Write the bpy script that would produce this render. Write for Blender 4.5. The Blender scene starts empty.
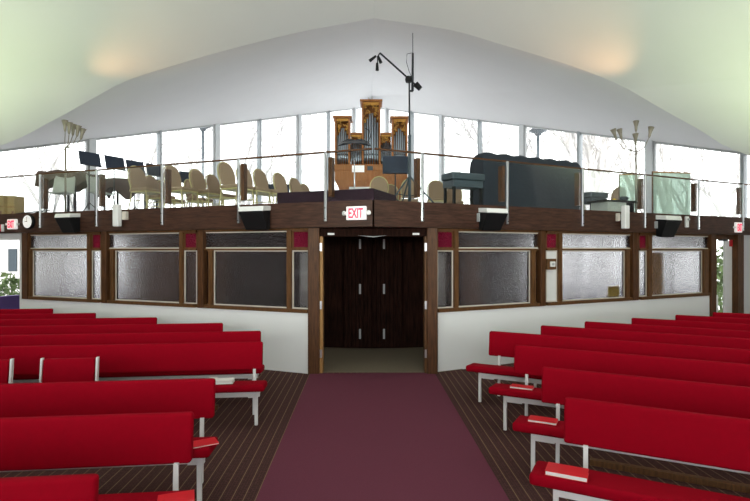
import bpy, bmesh, math, random
from mathutils import Vector as V, Matrix as M
R = math.radians
F = 500.0; H = 1.83; CX = 375.0; CY = 250.5
S = bpy.context.scene
COL = S.collection
random.seed(7)

# ------------------------------------------------------------------ measuring helpers
def at(x, y, Y):                       # point of the place at depth Y that lies in direction (x, y)
    return V(((x - CX) / F * Y, Y, H + (CY - y) / F * Y))
def onz(x, y, z):                      # point at height z
    return at(x, y, (H - z) * F / (y - CY))
DL = V((-1312.0, 500.0, 0)).normalized()    # left wing of the gallery front
DR = V((1055.0, 500.0, 0)).normalized()
APEX = V((-0.028, 7.085, 0))
def wingY(x):
    return 7.085 * 1310 / (x + 937) if x < 373 else 7.085 * 1057 / (1430 - x)

# ------------------------------------------------------------------ materials
MATS = {}
def new_mat(name):
    m = bpy.data.materials.new(name); m.use_nodes = True
    nt = m.node_tree; b = nt.nodes['Principled BSDF']
    MATS[name] = m
    return m, nt, b
def col(c): return (c[0], c[1], c[2], 1)
def plain(name, c, rough=.5, metal=0, var=.12, scale=8, bump=0, bscale=60, stretch=None, emit=None, spec=.5):
    m, nt, b = new_mat(name)
    N = nt.nodes; L = nt.links
    tc = N.new('ShaderNodeTexCoord'); mp = N.new('ShaderNodeMapping')
    L.new(tc.outputs['Object'], mp.inputs[0])
    if stretch: mp.inputs['Scale'].default_value = stretch
    no = N.new('ShaderNodeTexNoise'); no.inputs['Scale'].default_value = scale; no.inputs['Detail'].default_value = 5
    L.new(mp.outputs[0], no.inputs[0])
    mx = N.new('ShaderNodeMix'); mx.data_type = 'RGBA'
    mx.inputs[6].default_value = col([v * (1 - var) for v in c]); mx.inputs[7].default_value = col([min(1, v * (1 + var)) for v in c])
    L.new(no.outputs[0], mx.inputs[0]); L.new(mx.outputs[2], b.inputs['Base Color'])
    b.inputs['Roughness'].default_value = rough; b.inputs['Metallic'].default_value = metal
    b.inputs['Specular IOR Level'].default_value = spec
    if bump:
        n2 = N.new('ShaderNodeTexNoise'); n2.inputs['Scale'].default_value = bscale
        L.new(tc.outputs['Object'], n2.inputs[0])
        bp = N.new('ShaderNodeBump'); bp.inputs['Strength'].default_value = bump; bp.inputs['Distance'].default_value = .01
        L.new(n2.outputs[0], bp.inputs['Height']); L.new(bp.outputs[0], b.inputs['Normal'])
    if emit:
        b.inputs['Emission Color'].default_value = col(emit[0]); b.inputs['Emission Strength'].default_value = emit[1]
    return m
def wood(name, c, c2, stretch=(1, 1, 12), rough=.45, scale=3, spec=.22):
    m, nt, b = new_mat(name); N = nt.nodes; L = nt.links
    tc = N.new('ShaderNodeTexCoord'); mp = N.new('ShaderNodeMapping')
    mp.inputs['Scale'].default_value = stretch
    L.new(tc.outputs['Object'], mp.inputs[0])
    no = N.new('ShaderNodeTexNoise'); no.inputs['Scale'].default_value = scale; no.inputs['Detail'].default_value = 8
    no.inputs['Roughness'].default_value = .65
    L.new(mp.outputs[0], no.inputs[0])
    cr = N.new('ShaderNodeValToRGB')
    cr.color_ramp.elements[0].position = .32; cr.color_ramp.elements[0].color = col(c)
    cr.color_ramp.elements[1].position = .68; cr.color_ramp.elements[1].color = col(c2)
    L.new(no.outputs[0], cr.inputs[0]); L.new(cr.outputs[0], b.inputs['Base Color'])
    b.inputs['Specular IOR Level'].default_value = spec
    b.inputs['Roughness'].default_value = rough
    return m

plain('ceiling_plaster', (.69, .69, .70), .9, var=.03, scale=1.2, bump=.15, bscale=14)
plain('white_wall', (.86, .86, .86), .7, var=.03, scale=2)
wood('fascia_wood', (.030, .013, .009), (.088, .040, .026), (1.5, 1.5, 14), .42)
wood('post_wood', (.040, .015, .006), (.135, .055, .020), (14, 14, 1.2), .45)
wood('mullion_wood', (.070, .030, .011), (.17, .078, .028), (12, 12, 1.5), .45)
wood('gold_wood', (.30, .15, .05), (.46, .25, .09), (12, 12, 1.5), .4)
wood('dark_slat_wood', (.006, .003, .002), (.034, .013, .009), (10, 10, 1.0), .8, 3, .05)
wood('organ_oak', (.30, .11, .035), (.46, .19, .065), (8, 8, 1.2), .4)
wood('carved_gilt', (.62, .30, .06), (.80, .45, .12), (9, 9, 9), .35, 6)
plain('cream_bead', (.66, .60, .52), .5)
plain('white_paint', (.84, .83, .82), .35, var=.04)
plain('grey_paint', (.42, .43, .44), .4)
plain('mullion_grey', (.33, .36, .38), .5, var=.04)
plain('mullion_pale', (.62, .64, .66), .5, var=.04)
plain('red_fabric', (.30, .0005, .010), .85, var=.10, scale=30, bump=.25, bscale=400, spec=.08)
plain('red_cover', (.72, .02, .03), .32, var=.05)
plain('paper', (.80, .78, .75), .8)
plain('runner', (.155, .042, .068), .95, var=.16, scale=90, bump=.3, bscale=300, spec=.1)
plain('tan_carpet', (.21, .17, .12), .95, var=.15, scale=60, spec=.1)
plain('black_plastic', (.009, .009, .010), .5, spec=.2)
plain('black_cloth', (.010, .010, .012), .9)
plain('black_metal', (.018, .020, .025), .4, metal=.3)
plain('navy', (.013, .022, .044), .45)
plain('steel', (.62, .63, .65), .28, metal=1, var=.05)
plain('pipe_tin', (.42, .47, .54), .30, metal=.9, var=.08)
plain('tan_fabric', (.33, .23, .15), .8, var=.1, scale=60)
plain('gold_metal', (.56, .49, .24), .38, metal=.25)
plain('brown_cloth', (.115, .075, .060), .95, var=.2, scale=5, bump=.4, bscale=9)
plain('blue_quilt', (.015, .022, .034), .85, var=.25, scale=7, bump=.7, bscale=16)
plain('slate_vinyl', (.05, .07, .085), .45, var=.1)
plain('shell_plastic', (.52, .54, .50), .45)
plain('cardboard', (.50, .36, .16), .85)
plain('purple_carpet', (.026, .009, .018), .95)
plain('purple_paint', (.12, .07, .26), .6)
plain('snow', (.68, .69, .70), .9, var=.03, scale=.6)
plain('bark', (.56, .54, .52), .95, var=.25, scale=3, stretch=(4, 4, 1))
plain('bush_leaf', (.10, .15, .05), .8, var=.5, scale=4)
plain('house_siding', (.62, .60, .57), .8, var=.05)
plain('house_glass', (.03, .045, .055), .6)
plain('brass_lamp', (.24, .21, .165), .4, metal=.35)
plain('sign_red', (.80, .02, .05), .4, emit=((1, .03, .08), 1.2))
plain('sign_white', (.85, .83, .82), .4, emit=((1, .93, .92), .35))
plain('orange_board', (.85, .45, .16), .7)
plain('yellow_paper', (.95, .62, .06), .7)
plain('alarm_red', (.55, .01, .02), .35)
plain('lamp_glow', (.9, .9, .8), .5, emit=((1, .85, .55), 6))
plain('cork', (.30, .15, .10), .9)

def carpet_mat():
    m, nt, b = new_mat('striped_carpet'); N = nt.nodes; L = nt.links
    tc = N.new('ShaderNodeTexCoord'); sp = N.new('ShaderNodeSeparateXYZ'); L.new(tc.outputs['Object'], sp.inputs[0])
    def math_(op, a, bb):
        n = N.new('ShaderNodeMath'); n.operation = op
        for i, v in enumerate((a, bb)):
            if v is None: continue
            if isinstance(v, (int, float)): n.inputs[i].default_value = v
            else: L.new(v, n.inputs[i])
        return n.outputs[0]
    fx = math_('FRACT', math_('MULTIPLY', sp.outputs[0], 1 / .088), None)
    line = math_('LESS_THAN', fx, .08)
    fy = math_('FRACT', math_('MULTIPLY', sp.outputs[1], 1 / .030), None)
    dash = math_('LESS_THAN', fy, .55)
    fx2 = math_('FRACT', math_('MULTIPLY', sp.outputs[0], 1 / .022), None)
    cell = math_('LESS_THAN', fx2, .5)
    no = N.new('ShaderNodeTexNoise'); no.inputs['Scale'].default_value = 40; no.inputs['Detail'].default_value = 4
    L.new(tc.outputs['Object'], no.inputs[0])
    def mix(f, a, c):
        n = N.new('ShaderNodeMix'); n.data_type = 'RGBA'
        if isinstance(f, float): n.inputs[0].default_value = f
        else: L.new(f, n.inputs[0])
        for i, v in ((6, a), (7, c)):
            if isinstance(v, tuple): n.inputs[i].default_value = col(v)
            else: L.new(v, n.inputs[i])
        return n.outputs[2]
    base = mix(no.outputs[0], (.028, .012, .012), (.14, .062, .058))
    blk = mix(math_('MULTIPLY', dash, cell), base, (.055, .028, .025))
    c = mix(math_('MULTIPLY', line, .7), blk, (.30, .20, .12))
    L.new(c, b.inputs['Base Color']); b.inputs['Roughness'].default_value = .95; b.inputs['Specular IOR Level'].default_value = .1
carpet_mat()

def clear_glass(name, tint=(1, 1, 1), refl=1.0, base=.03):
    m, nt, b = new_mat(name); N = nt.nodes; L = nt.links
    N.remove(b); out = N['Material Output']
    tr = N.new('ShaderNodeBsdfTransparent'); tr.inputs[0].default_value = col(tint)
    gl = N.new('ShaderNodeBsdfGlossy'); gl.inputs['Roughness'].default_value = .02
    fr = N.new('ShaderNodeFresnel'); fr.inputs[0].default_value = 1.45
    ma = N.new('ShaderNodeMath'); ma.operation = 'MULTIPLY_ADD'; ma.inputs[1].default_value = refl; ma.inputs[2].default_value = base
    mx = N.new('ShaderNodeMixShader')
    L.new(fr.outputs[0], ma.inputs[0]); L.new(ma.outputs[0], mx.inputs[0]); L.new(tr.outputs[0], mx.inputs[1]); L.new(gl.outputs[0], mx.inputs[2])
    L.new(mx.outputs[0], out.inputs[0])
clear_glass('window_glass', (.98, .99, .99), .6, 0)
clear_glass('guard_glass', (.97, .985, .98), .16, 0)
def frosted(name, tint, dcol, fac):
    m, nt, b = new_mat(name); N = nt.nodes; L = nt.links
    N.remove(b); out = N['Material Output']
    tr = N.new('ShaderNodeBsdfTransparent'); tr.inputs[0].default_value = col(tint)
    df = N.new('ShaderNodeBsdfDiffuse'); df.inputs[0].default_value = col(dcol)
    mx = N.new('ShaderNodeMixShader'); mx.inputs[0].default_value = fac
    L.new(tr.outputs[0], mx.inputs[1]); L.new(df.outputs[0], mx.inputs[2]); L.new(mx.outputs[0], out.inputs[0])
frosted('green_acrylic', (.66, .75, .70), (.66, .78, .70), .5)

def obscure(name, c, rough=.16, gain=.12, dc=(.13, .105, .12)):
    m, nt, b = new_mat(name); N = nt.nodes; L = nt.links
    N.remove(b); out = N['Material Output']
    tc = N.new('ShaderNodeTexCoord')
    vo = N.new('ShaderNodeTexVoronoi'); vo.inputs['Scale'].default_value = 45; vo.feature = 'SMOOTH_F1'
    no = N.new('ShaderNodeTexNoise'); no.inputs['Scale'].default_value = 40
    L.new(tc.outputs['Object'], vo.inputs[0]); L.new(tc.outputs['Object'], no.inputs[0])
    ad = N.new('ShaderNodeMath'); ad.operation = 'ADD'; L.new(vo.outputs[0], ad.inputs[0]); L.new(no.outputs[0], ad.inputs[1])
    bp = N.new('ShaderNodeBump'); bp.inputs['Strength'].default_value = 1; bp.inputs['Distance'].default_value = .045
    L.new(ad.outputs[0], bp.inputs['Height'])
    rf = N.new('ShaderNodeBsdfRefraction'); rf.inputs['Color'].default_value = col(c); rf.inputs['Roughness'].default_value = rough; rf.inputs['IOR'].default_value = 1.12
    gl = N.new('ShaderNodeBsdfGlossy'); gl.inputs['Roughness'].default_value = .22; gl.inputs[0].default_value = (.9, .9, .92, 1)
    df = N.new('ShaderNodeBsdfDiffuse'); df.inputs[0].default_value = col(dc)
    for n in (rf, gl): L.new(bp.outputs[0], n.inputs['Normal'])
    m1 = N.new('ShaderNodeMixShader'); m1.inputs[0].default_value = .06
    m2 = N.new('ShaderNodeMixShader'); m2.inputs[0].default_value = gain
    L.new(rf.outputs[0], m1.inputs[1]); L.new(gl.outputs[0], m1.inputs[2])
    tp = N.new('ShaderNodeBsdfTransparent'); tp.inputs[0].default_value = col([v * .8 for v in c]); m3 = N.new('ShaderNodeMixShader'); m3.inputs[0].default_value = .28
    L.new(m1.outputs[0], m3.inputs[1]); L.new(tp.outputs[0], m3.inputs[2])
    L.new(m3.outputs[0], m2.inputs[1]); L.new(df.outputs[0], m2.inputs[2]); L.new(m2.outputs[0], out.inputs[0])
obscure('obscure_glass', (.92, .92, .93))
obscure('red_glass', (.45, .03, .10), .16, .45, (.30, .012, .05))
obscure('dark_glass', (.25, .16, .28), .1, .1)

# ------------------------------------------------------------------ mesh building
class MB:
    def __init__(s): s.b = bmesh.new()
    def hexa(s, p, bevel=0, seg=2):          # 8 corners: bottom 4 ccw, top 4 ccw
        vs = [s.b.verts.new(v) for v in p]
        fs = [s.b.faces.new([vs[i] for i in f]) for f in ((3, 2, 1, 0), (4, 5, 6, 7), (0, 1, 5, 4), (1, 2, 6, 5), (2, 3, 7, 6), (3, 0, 4, 7))]
        if bevel:
            es = {e for f in fs for e in f.edges}
            bmesh.ops.bevel(s.b, geom=list(es), offset=bevel, segments=seg, affect='EDGES', profile=.5, clamp_overlap=True)
        return s
    def box(s, x0, x1, y0, y1, z0, z1, bevel=0, seg=2, m=None):
        p = [V((x0, y0, z0)), V((x1, y0, z0)), V((x1, y1, z0)), V((x0, y1, z0)), V((x0, y0, z1)), V((x1, y0, z1)), V((x1, y1, z1)), V((x0, y1, z1))]
        if m is not None: p = [m @ v for v in p]
        return s.hexa(p, bevel, seg)
    def tube(s, pts, r, n=8, r1=None, cap=True):
        pts = [V(p) for p in pts]; k = len(pts); rings = []
        d0 = (pts[1] - pts[0]).normalized()
        up = V((0, 0, 1)) if abs(d0.z) < .9 else V((1, 0, 0))
        for i, p in enumerate(pts):
            d = (pts[min(i + 1, k - 1)] - pts[max(i - 1, 0)]).normalized()
            a = d.cross(up)
            if a.length < 1e-4: a = d.cross(V((0, 1, 0)))
            a.normalize(); b = d.cross(a)
            rr = r if r1 is None else r + (r1 - r) * i / (k - 1)
            rings.append([s.b.verts.new(p + (a * math.cos(2 * math.pi * j / n) + b * math.sin(2 * math.pi * j / n)) * rr) for j in range(n)])
        for i in range(k - 1):
            for j in range(n):
                f = s.b.faces.new((rings[i][j], rings[i][(j + 1) % n], rings[i + 1][(j + 1) % n], rings[i + 1][j])); f.smooth = True
        if cap:
            s.b.faces.new(rings[0][::-1]); s.b.faces.new(rings[-1])
        return s
    def lathe(s, prof, c=(0, 0, 0), n=20, axis=None):   # prof: (radius, height)
        c = V(c); q = V((0, 0, 1)).rotation_difference(V(axis)) if axis else None
        rings = []
        for r, z in prof:
            ring = []
            for j in range(n):
                a = 2 * math.pi * j / n
                p = V((r * math.cos(a), r * math.sin(a), z))
                if q: p = q @ p
                ring.append(s.b.verts.new(c + p))
            rings.append(ring)
        for i in range(len(rings) - 1):
            for j in range(n):
                f = s.b.faces.new((rings[i][j], rings[i][(j + 1) % n], rings[i + 1][(j + 1) % n], rings[i + 1][j])); f.smooth = True
        s.b.faces.new(rings[0][::-1]); s.b.faces.new(rings[-1])
        return s
    def grid(s, rows, smooth=True):
        vs = [[s.b.verts.new(p) for p in r] for r in rows]
        for i in range(len(vs) - 1):
            for j in range(len(vs[0]) - 1):
                f = s.b.faces.new((vs[i][j], vs[i][j + 1], vs[i + 1][j + 1], vs[i + 1][j])); f.smooth = smooth
        return s
    def prism(s, poly, d, bevel=0):           # poly of 3-D points, extruded by vector d
        a = [s.b.verts.new(V(p)) for p in poly]; b = [s.b.verts.new(V(p) + V(d)) for p in poly]
        n = len(a)
        fs = [s.b.faces.new(a[::-1]), s.b.faces.new(b)]
        for i in range(n): fs.append(s.b.faces.new((a[i], a[(i + 1) % n], b[(i + 1) % n], b[i])))
        if bevel:
            bmesh.ops.bevel(s.b, geom=list({e for f in fs for e in f.edges}), offset=bevel, segments=2, affect='EDGES', profile=.5, clamp_overlap=True)
        return s
    def make(s, name, mat, parent=None, smooth=False):
        bmesh.ops.recalc_face_normals(s.b, faces=s.b.faces[:])
        me = bpy.data.meshes.new(name); s.b.to_mesh(me); s.b.free()
        if smooth:
            for p in me.polygons: p.use_smooth = True
        me.materials.append(MATS[mat])
        o = bpy.data.objects.new(name, me); COL.objects.link(o)
        if parent is not None: o.parent = parent
        return o
def empty(name, label, cat, loc=(0, 0, 0), rz=0, group=None):
    o = bpy.data.objects.new(name, None); COL.objects.link(o); o.location = loc; o.rotation_euler = (0, 0, rz)
    return tag(o, label, cat, group)
def tag(o, label, cat, group=None):
    o['label'] = label; o['category'] = cat
    if group: o['group'] = group
    return o
def st(o): o['kind'] = 'structure'; return o
def sempty(name, mat=None):
    o = bpy.data.objects.new(name, None); COL.objects.link(o)
    if mat is not None: o.matrix_world = mat
    return st(o)
def kids(o): return [c for c in COL.objects if c.parent == o]
def dup(o, label=None, loc=None, rz=None, parent=None):
    c = o.copy(); COL.objects.link(c)
    if parent is not None: c.parent = parent
    if label: c['label'] = label
    if loc is not None: c.location = loc
    if rz is not None: c.rotation_euler = (0, 0, rz)
    for k in kids(o):
        dup(k, parent=c)
    return c
def wing_frame(side):                         # local x along the wing from the apex outward, local -y towards the nave, z up
    d = DL if side == 'L' else DR
    ang = math.atan2(d.y, d.x)
    if side == 'L': ang -= math.pi            # local +x points to the apex on the left wing
    return M.Translation(APEX) @ M.Rotation(ang, 4, 'Z')
WF = {'L': wing_frame('L'), 'R': wing_frame('R')}
WI = {k: v.inverted() for k, v in WF.items()}
def wu(x, off=0.0):                           # wing coordinate of direction x, on the plane off metres towards the nave
    s = 'L' if x < 373 else 'R'
    m = WI[s]; o = m @ V((0, 0, 0)); d = m.to_3x3() @ V(((x - CX) / F, 1, 0))
    t = (-off - o.y) / d.y
    return s, (o + d * t).x, t
def wz(x, y, off=0.0):
    s, u, t = wu(x, off)
    return H + (CY - y) / F * t

# ------------------------------------------------------------------ camera
cam = bpy.data.cameras.new('camera'); cam.lens = 24.0; cam.sensor_width = 36.0
co = bpy.data.objects.new('camera', cam); COL.objects.link(co); co.location = (0, 0, H); co.rotation_euler = (R(90), 0, 0)
cam.clip_end = 300
S.camera = co

# ------------------------------------------------------------------ outer walls (V of windows round the gallery)
def LWX(Y): return (290 * Y - 7880) / 500
def RWX(Y): return (7560 - 290 * Y) / 500
def LY(x): return 7880 / (665 - x)
def RY(x): return 7560 / (x - 85)
APX = V((-.32, 26.62, 0))
ZB = 2.52                                      # gallery floor
def wline(Y): return 9.50 - (26.62 - Y) * .3575  # height of the roof edge over the outer wall
YB = -8.3                                      # back of the room

# floor
AX = math.atan(.0247)
fl = MB(); fl.box(-17, 17, YB - 1, 12, -.15, 0)
fo = st(fl.make('floor', 'striped_carpet')); fo.rotation_euler = (0, 0, AX)
# narthex floor (tan carpet, 3 mm proud)
pa = WF['L'] @ V((wu(-60)[1], 0, 0)); pb = WF['R'] @ V((wu(752)[1], 0, 0))
MB().prism([V((pa.x, pa.y, 0)), V((APEX.x - .95, 7.50, 0)), V((APEX.x + .95, 7.50, 0)), V((pb.x, pb.y, 0)), APX], (0, 0, .008)).make('floor_narthex', 'tan_carpet')['kind'] = 'structure'
rn = MB().box(.145 - .925, .145 + .925, -5, 7.42, 0, .010).make('carpet_runner', 'runner'); rn.rotation_euler = (0, 0, AX)
tag(rn, 'plain plum carpet runner down the centre aisle to the double doorway', 'carpet')

# balcony slab
slab = MB().prism([V((pa.x, pa.y, 2.20)), APEX + V((0, 0.0, 2.20)), V((pb.x, pb.y, 2.20)), APX + V((0, 0, 2.2))], (0, 0, .318))
st(slab.make('floor_gallery', 'grey_paint'))

# fascia beams along the wings
ZF0, ZF1 = 2.166, 2.535
def fascia(side, x_out, name):
    mb = MB(); u1 = wu(x_out)[1]
    a, b = (u1, .0) if side == 'L' else (0, u1)
    k = .045
    # mitre at the apex
    p = [V((a, -.14, ZF0)), V((b + (k if side == 'L' else 0), -.14, ZF0)), V((b, .02, ZF0)), V((a, .02, ZF0))] if side == 'L' else \
        [V((a - k, -.14, ZF0)), V((b, -.14, ZF0)), V((b, .02, ZF0)), V((a, .02, ZF0))]
    p += [q + V((0, 0, ZF1 - ZF0)) for q in p]
    mb.hexa(p)
    o = mb.make(name, 'fascia_wood'); o.matrix_world = WF[side]
    return st(o)
fascia('L', -60, 'beam_left'); fascia('R', 753, 'beam_right')
for x in (133,):   # joint strips seen on the fascia boards
    s, u, t = wu(x, .14)

# glazed screen under the gallery
ZT0, ZT1 = 1.832, 1.862
def obj_w(mb, name, mat, side, parent=None):
    o = mb.make(name, mat, parent)
    if parent is None: o.matrix_world = WF[side]
    return o
def rng(x0, x1, off=0):
    s, a, _ = wu(x0, off); s, b, _ = wu(x1, off)
    return min(a, b), max(a, b)
ZS0, ZS1 = .90, .955    # sill
def lower_wall(side, x0, x1, name):
    a, b = rng(x0, x1)
    o = obj_w(MB().box(a, b, -.03, .10, 0, ZS0), name, 'white_wall', side); st(o)
lower_wall('L', 21.5, 309, 'wall_left'); lower_wall('R', 437, 716.5, 'wall_right')
def post(side, x0, x1, n, z1=2.18, mat='post_wood', y0=-.07, y1=.10):
    a, b = rng(x0, x1, -y0)
    o = obj_w(MB().box(a, b, y0, y1, .005 if n == 7 or n == 6 else ZS0 + .002, z1, .004, 1), 'trim_%d' % n, mat, side); st(o)
for i, (x0, x1) in enumerate(((21.5, 27), (101, 106), (197, 203))): post('L', x0, x1, i + 1)
for i, (x0, x1) in enumerate(((541, 546), (633.5, 639), (711.5, 716.5), (738, 744))): post('R', x0, x1, i + 4)
WN = [0]
def pane_frame(a, b, z0, z1, y, t, root, mat='cream_bead'):
    w = .018
    mb = MB()
    mb.box(a, a + w, y - .012, y + .012, z0, z1); mb.box(b - w, b, y - .012, y + .012, z0, z1)
    mb.box(a + w, b - w, y - .012, y + .012, z0, z0 + w); mb.box(a + w, b - w, y - .012, y + .012, z1 - w, z1)
    mb.make('glazing_bead', mat, root)
    MB().box(a + .01, b - .01, y - .003, y + .003, z0 + .01, z1 - .01).make('glass_pane', t, root)
def bay(side, xs, x0, x1, up, lo, flip):
    """up/lo: lists of (kind, x0, x1): g glass, r red, d dark, m mullion"""
    WN[0] += 1
    root = sempty('window_%d' % WN[0], WF[side])
    a, b = rng(x0, x1)
    MB().box(a, b, -.055, .10, ZS0, ZS1).make('sill', 'mullion_wood', root)
    MB().box(a, b, -.03, .06, ZT0, ZT1).make('transom', 'mullion_wood', root)
    MB().box(a, b, -.03, .06, 2.128, 2.18).make('head_rail', 'mullion_wood', root)
    for items, z0, z1 in ((up, ZT1, 2.128), (lo, ZS1, ZT0)):
        for k, p, q in items:
            a, b = rng(p, q)
            if k == 'm':
                MB().box(a, b, -.045, .06, z0, z1).make('mullion', 'mullion_wood', root)
            else:
                pane_frame(a, b, z0, z1, .01 if k != 'd' else .04, {'g': 'obscure_glass', 'r': 'red_glass', 'd': 'dark_glass', 'w': 'white_paint'}[k], root, 'mullion_wood' if k in 'rd' else 'cream_bead')
    return root
bay('L', 0, 27, 101, [('g', 27, 89), ('m', 89, 92), ('r', 92, 101)], [('d', 27, 31), ('m', 31, 33), ('g', 33, 89), ('m', 89, 92), ('g', 92, 101)], 0)
bay('L', 0, 106, 197, [('g', 106, 181), ('m', 181, 184.5), ('r', 184.5, 197)], [('d', 106, 112), ('m', 112, 115.5), ('g', 115.5, 181), ('m', 181, 184.5), ('g', 184.5, 197)], 0)
bay('L', 0, 203, 309, [('g', 204, 288), ('m', 288, 292.5), ('r', 292.5, 309)], [('d', 203, 210), ('m', 210, 214), ('g', 214, 288), ('m', 288, 292.5), ('g', 292.5, 309)], 0)
bay('R', 0, 437, 541, [('r', 437, 453), ('m', 453, 457), ('g', 457, 541)], [('g', 437, 453), ('m', 453, 457), ('g', 457, 530), ('m', 530, 534), ('d', 534, 541)], 0)
bay('R', 0, 546, 633.5, [('r', 546, 557), ('m', 557, 560.5), ('g', 560.5, 633.5)], [('w', 546, 557), ('m', 557, 560.5), ('g', 560.5, 624.5), ('m', 624.5, 628), ('d', 628, 633.5)], 0)
bay('R', 0, 639, 711.5, [('r', 639, 646.5), ('m', 646.5, 650), ('g', 650, 711.5)], [('g', 639, 646.5), ('m', 646.5, 650), ('g', 650, 702), ('m', 702, 706.5), ('d', 706.5, 711.5)], 0)

# thermostat in the narrow panel
s, u, t = wu(551.5, .06)
th = empty('thermostat', 'small white thermostat on a brown wooden plate in the screen', 'thermostat', WF['R'] @ V((u, -.0, 1.60)), WF['R'].to_euler().z)
a = .11
MB().box(-a, a * .9, -.075, -.015, -.09, .09, .006, 1).make('back_plate', 'mullion_wood', th)
MB().box(-.055, .055, -.10, -.075, -.045, .045, .008, 2).make('housing', 'white_paint', th)
MB().box(-.025, .025, -.103, -.10, -.02, .02).make('display', 'grey_paint', th)

# double doorway
DY = 7.40
fr = sempty('trim_8')
def pxX(x, Y): return (x - CX) / F * Y
MB().box(pxX(308, DY), pxX(319.5, DY), DY - .02, DY + .30, .005, 2.17, .006, 1).make('door_jamb', 'post_wood', fr)
MB().box(pxX(427, DY), pxX(437.5, DY), DY - .02, DY + .30, .005, 2.17, .006, 1).make('door_jamb', 'post_wood', fr)
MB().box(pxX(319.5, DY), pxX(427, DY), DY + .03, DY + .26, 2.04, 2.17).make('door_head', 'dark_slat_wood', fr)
MB().box(pxX(319.5, DY), pxX(322.5, DY), DY + .02, DY + .22, .01, 2.04).make('door_stop', 'gold_wood', fr)
MB().box(pxX(424.8, DY), pxX(427, DY), DY + .02, DY + .22, .01, 2.04).make('door_stop', 'mullion_wood', fr)
mb = MB()
for x in (320.8, 425.8):
    for z in (1.88, 1.02, .30):
        mb = MB().box(pxX(x, DY) - .016, pxX(x, DY) + .016, DY + .005, DY + .02, z - .06, z + .06)
        mb.make('hinge', 'steel', fr)
for x in (331, 416):
    MB().box(pxX(x, DY) - .05, pxX(x, DY) + .05, DY, DY + .03, 2.06, 2.09).make('closer_bracket', 'white_paint', fr)
MB().prism([V((pxX(358, DY), DY + .0, 2.055)), V((pxX(373, DY), DY, 2.025)), V((pxX(387, DY), DY, 2.055)), V((pxX(373, DY), DY, 2.04))], (0, .03, 0)).make('closer_arm', 'grey_paint', fr)

# drum of dark slatted wood in the narthex, with double doors
cc = V((-.02, 13.4, 0)); rad = 4.0
mb = MB()
n = 168
ring = []
for i in range(n + 1):
    a = R(-90 - 62 + 124 * i / n)
    for k, rr in ((0, rad), (1, rad), (2, rad - .008), (3, rad - .008)):
        aa = a + R(124 / n) * (k / 4)
        ring.append((math.cos(aa) * rr, math.sin(aa) * rr))
rows = [[cc + V((x, y, z)) for x, y in ring] for z in (.005, 2.19)]
mb.grid(rows, False)
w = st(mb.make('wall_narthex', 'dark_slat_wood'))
so = w.modifiers.new('thick', 'SOLIDIFY'); so.thickness = .08; so.offset = -1
for i, (x0, x1, hx) in enumerate(((344, 371.5, 360), (372.5, 402, 384))):
    d = sempty('door_%d' % (i + 1))
    Y0 = 9.30 if i == 0 else 9.30
    for j in range(7):
        p = pxX(x0 + (x1 - x0) * j / 7, Y0); q = pxX(x0 + (x1 - x0) * (j + 1) / 7, Y0)
        yy = Y0 + ((.02 * j if i == 0 else .02 * (6 - j)))
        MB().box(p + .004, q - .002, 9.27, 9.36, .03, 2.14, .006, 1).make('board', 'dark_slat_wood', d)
    for y in (244, 289, 334):
        pp = at(hx, y, 9.25)
        MB().box(pp.x - .018, pp.x + .018, 9.245, 9.275, pp.z - .09, pp.z + .09).make('hinge', 'grey_paint', d)

# things seen through the obscure panes
pw_ = MB(); q0 = V((pxX(128, 11.3), 11.3, 0)); q1 = V((pxX(232, 10.9), 10.9, 0))
pw_.prism([q0, q1, q1 + V((0, .1, 0)), q0 + V((0, .1, 0))], (0, 0, 2.19)); st(pw_.make('wall_closet', 'cork'))
c = MB().box(pxX(447, 9.0) + .35, pxX(459, 9.0) + .42, 9.2, 9.45, .01, 2.19).make('trim_9', 'cork'); st(c)
bd = MB().box(*rng(652, 669), .13, .16, .93, 1.79, .004, 1).make('pin_board', 'orange_board'); bd.matrix_world = WF['R']
tag(bd, 'tall orange-brown board standing behind the frosted pane beside the right exit', 'board')
yp = MB().box(*rng(611.5, 622.5), .07, .08, .975, 1.17).make('folder', 'yellow_paper'); yp.matrix_world = WF['R']
tag(yp, 'yellow folder propped behind the frosted pane above the sill', 'folder')
for sd, x0, x1, lb in (('L', 295, 308, 'pale curtain strip behind the narrow pane left of the doorway'), ('R', 438, 451, 'pale curtain strip behind the narrow pane right of the doorway')):
    a, b = rng(x0, x1); mbc = MB()
    mbc.grid([[V((a + (b - a) * k / 24, .16 + .02 * math.sin(k * 1.6), z)) for k in range(25)] for z in (.97, 1.80)])
    o = mbc.make('curtain', 'paper'); so = o.modifiers.new('t', 'SOLIDIFY'); so.thickness = .006; o.matrix_world = WF[sd]
    tag(o, lb, 'curtain')

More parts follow.
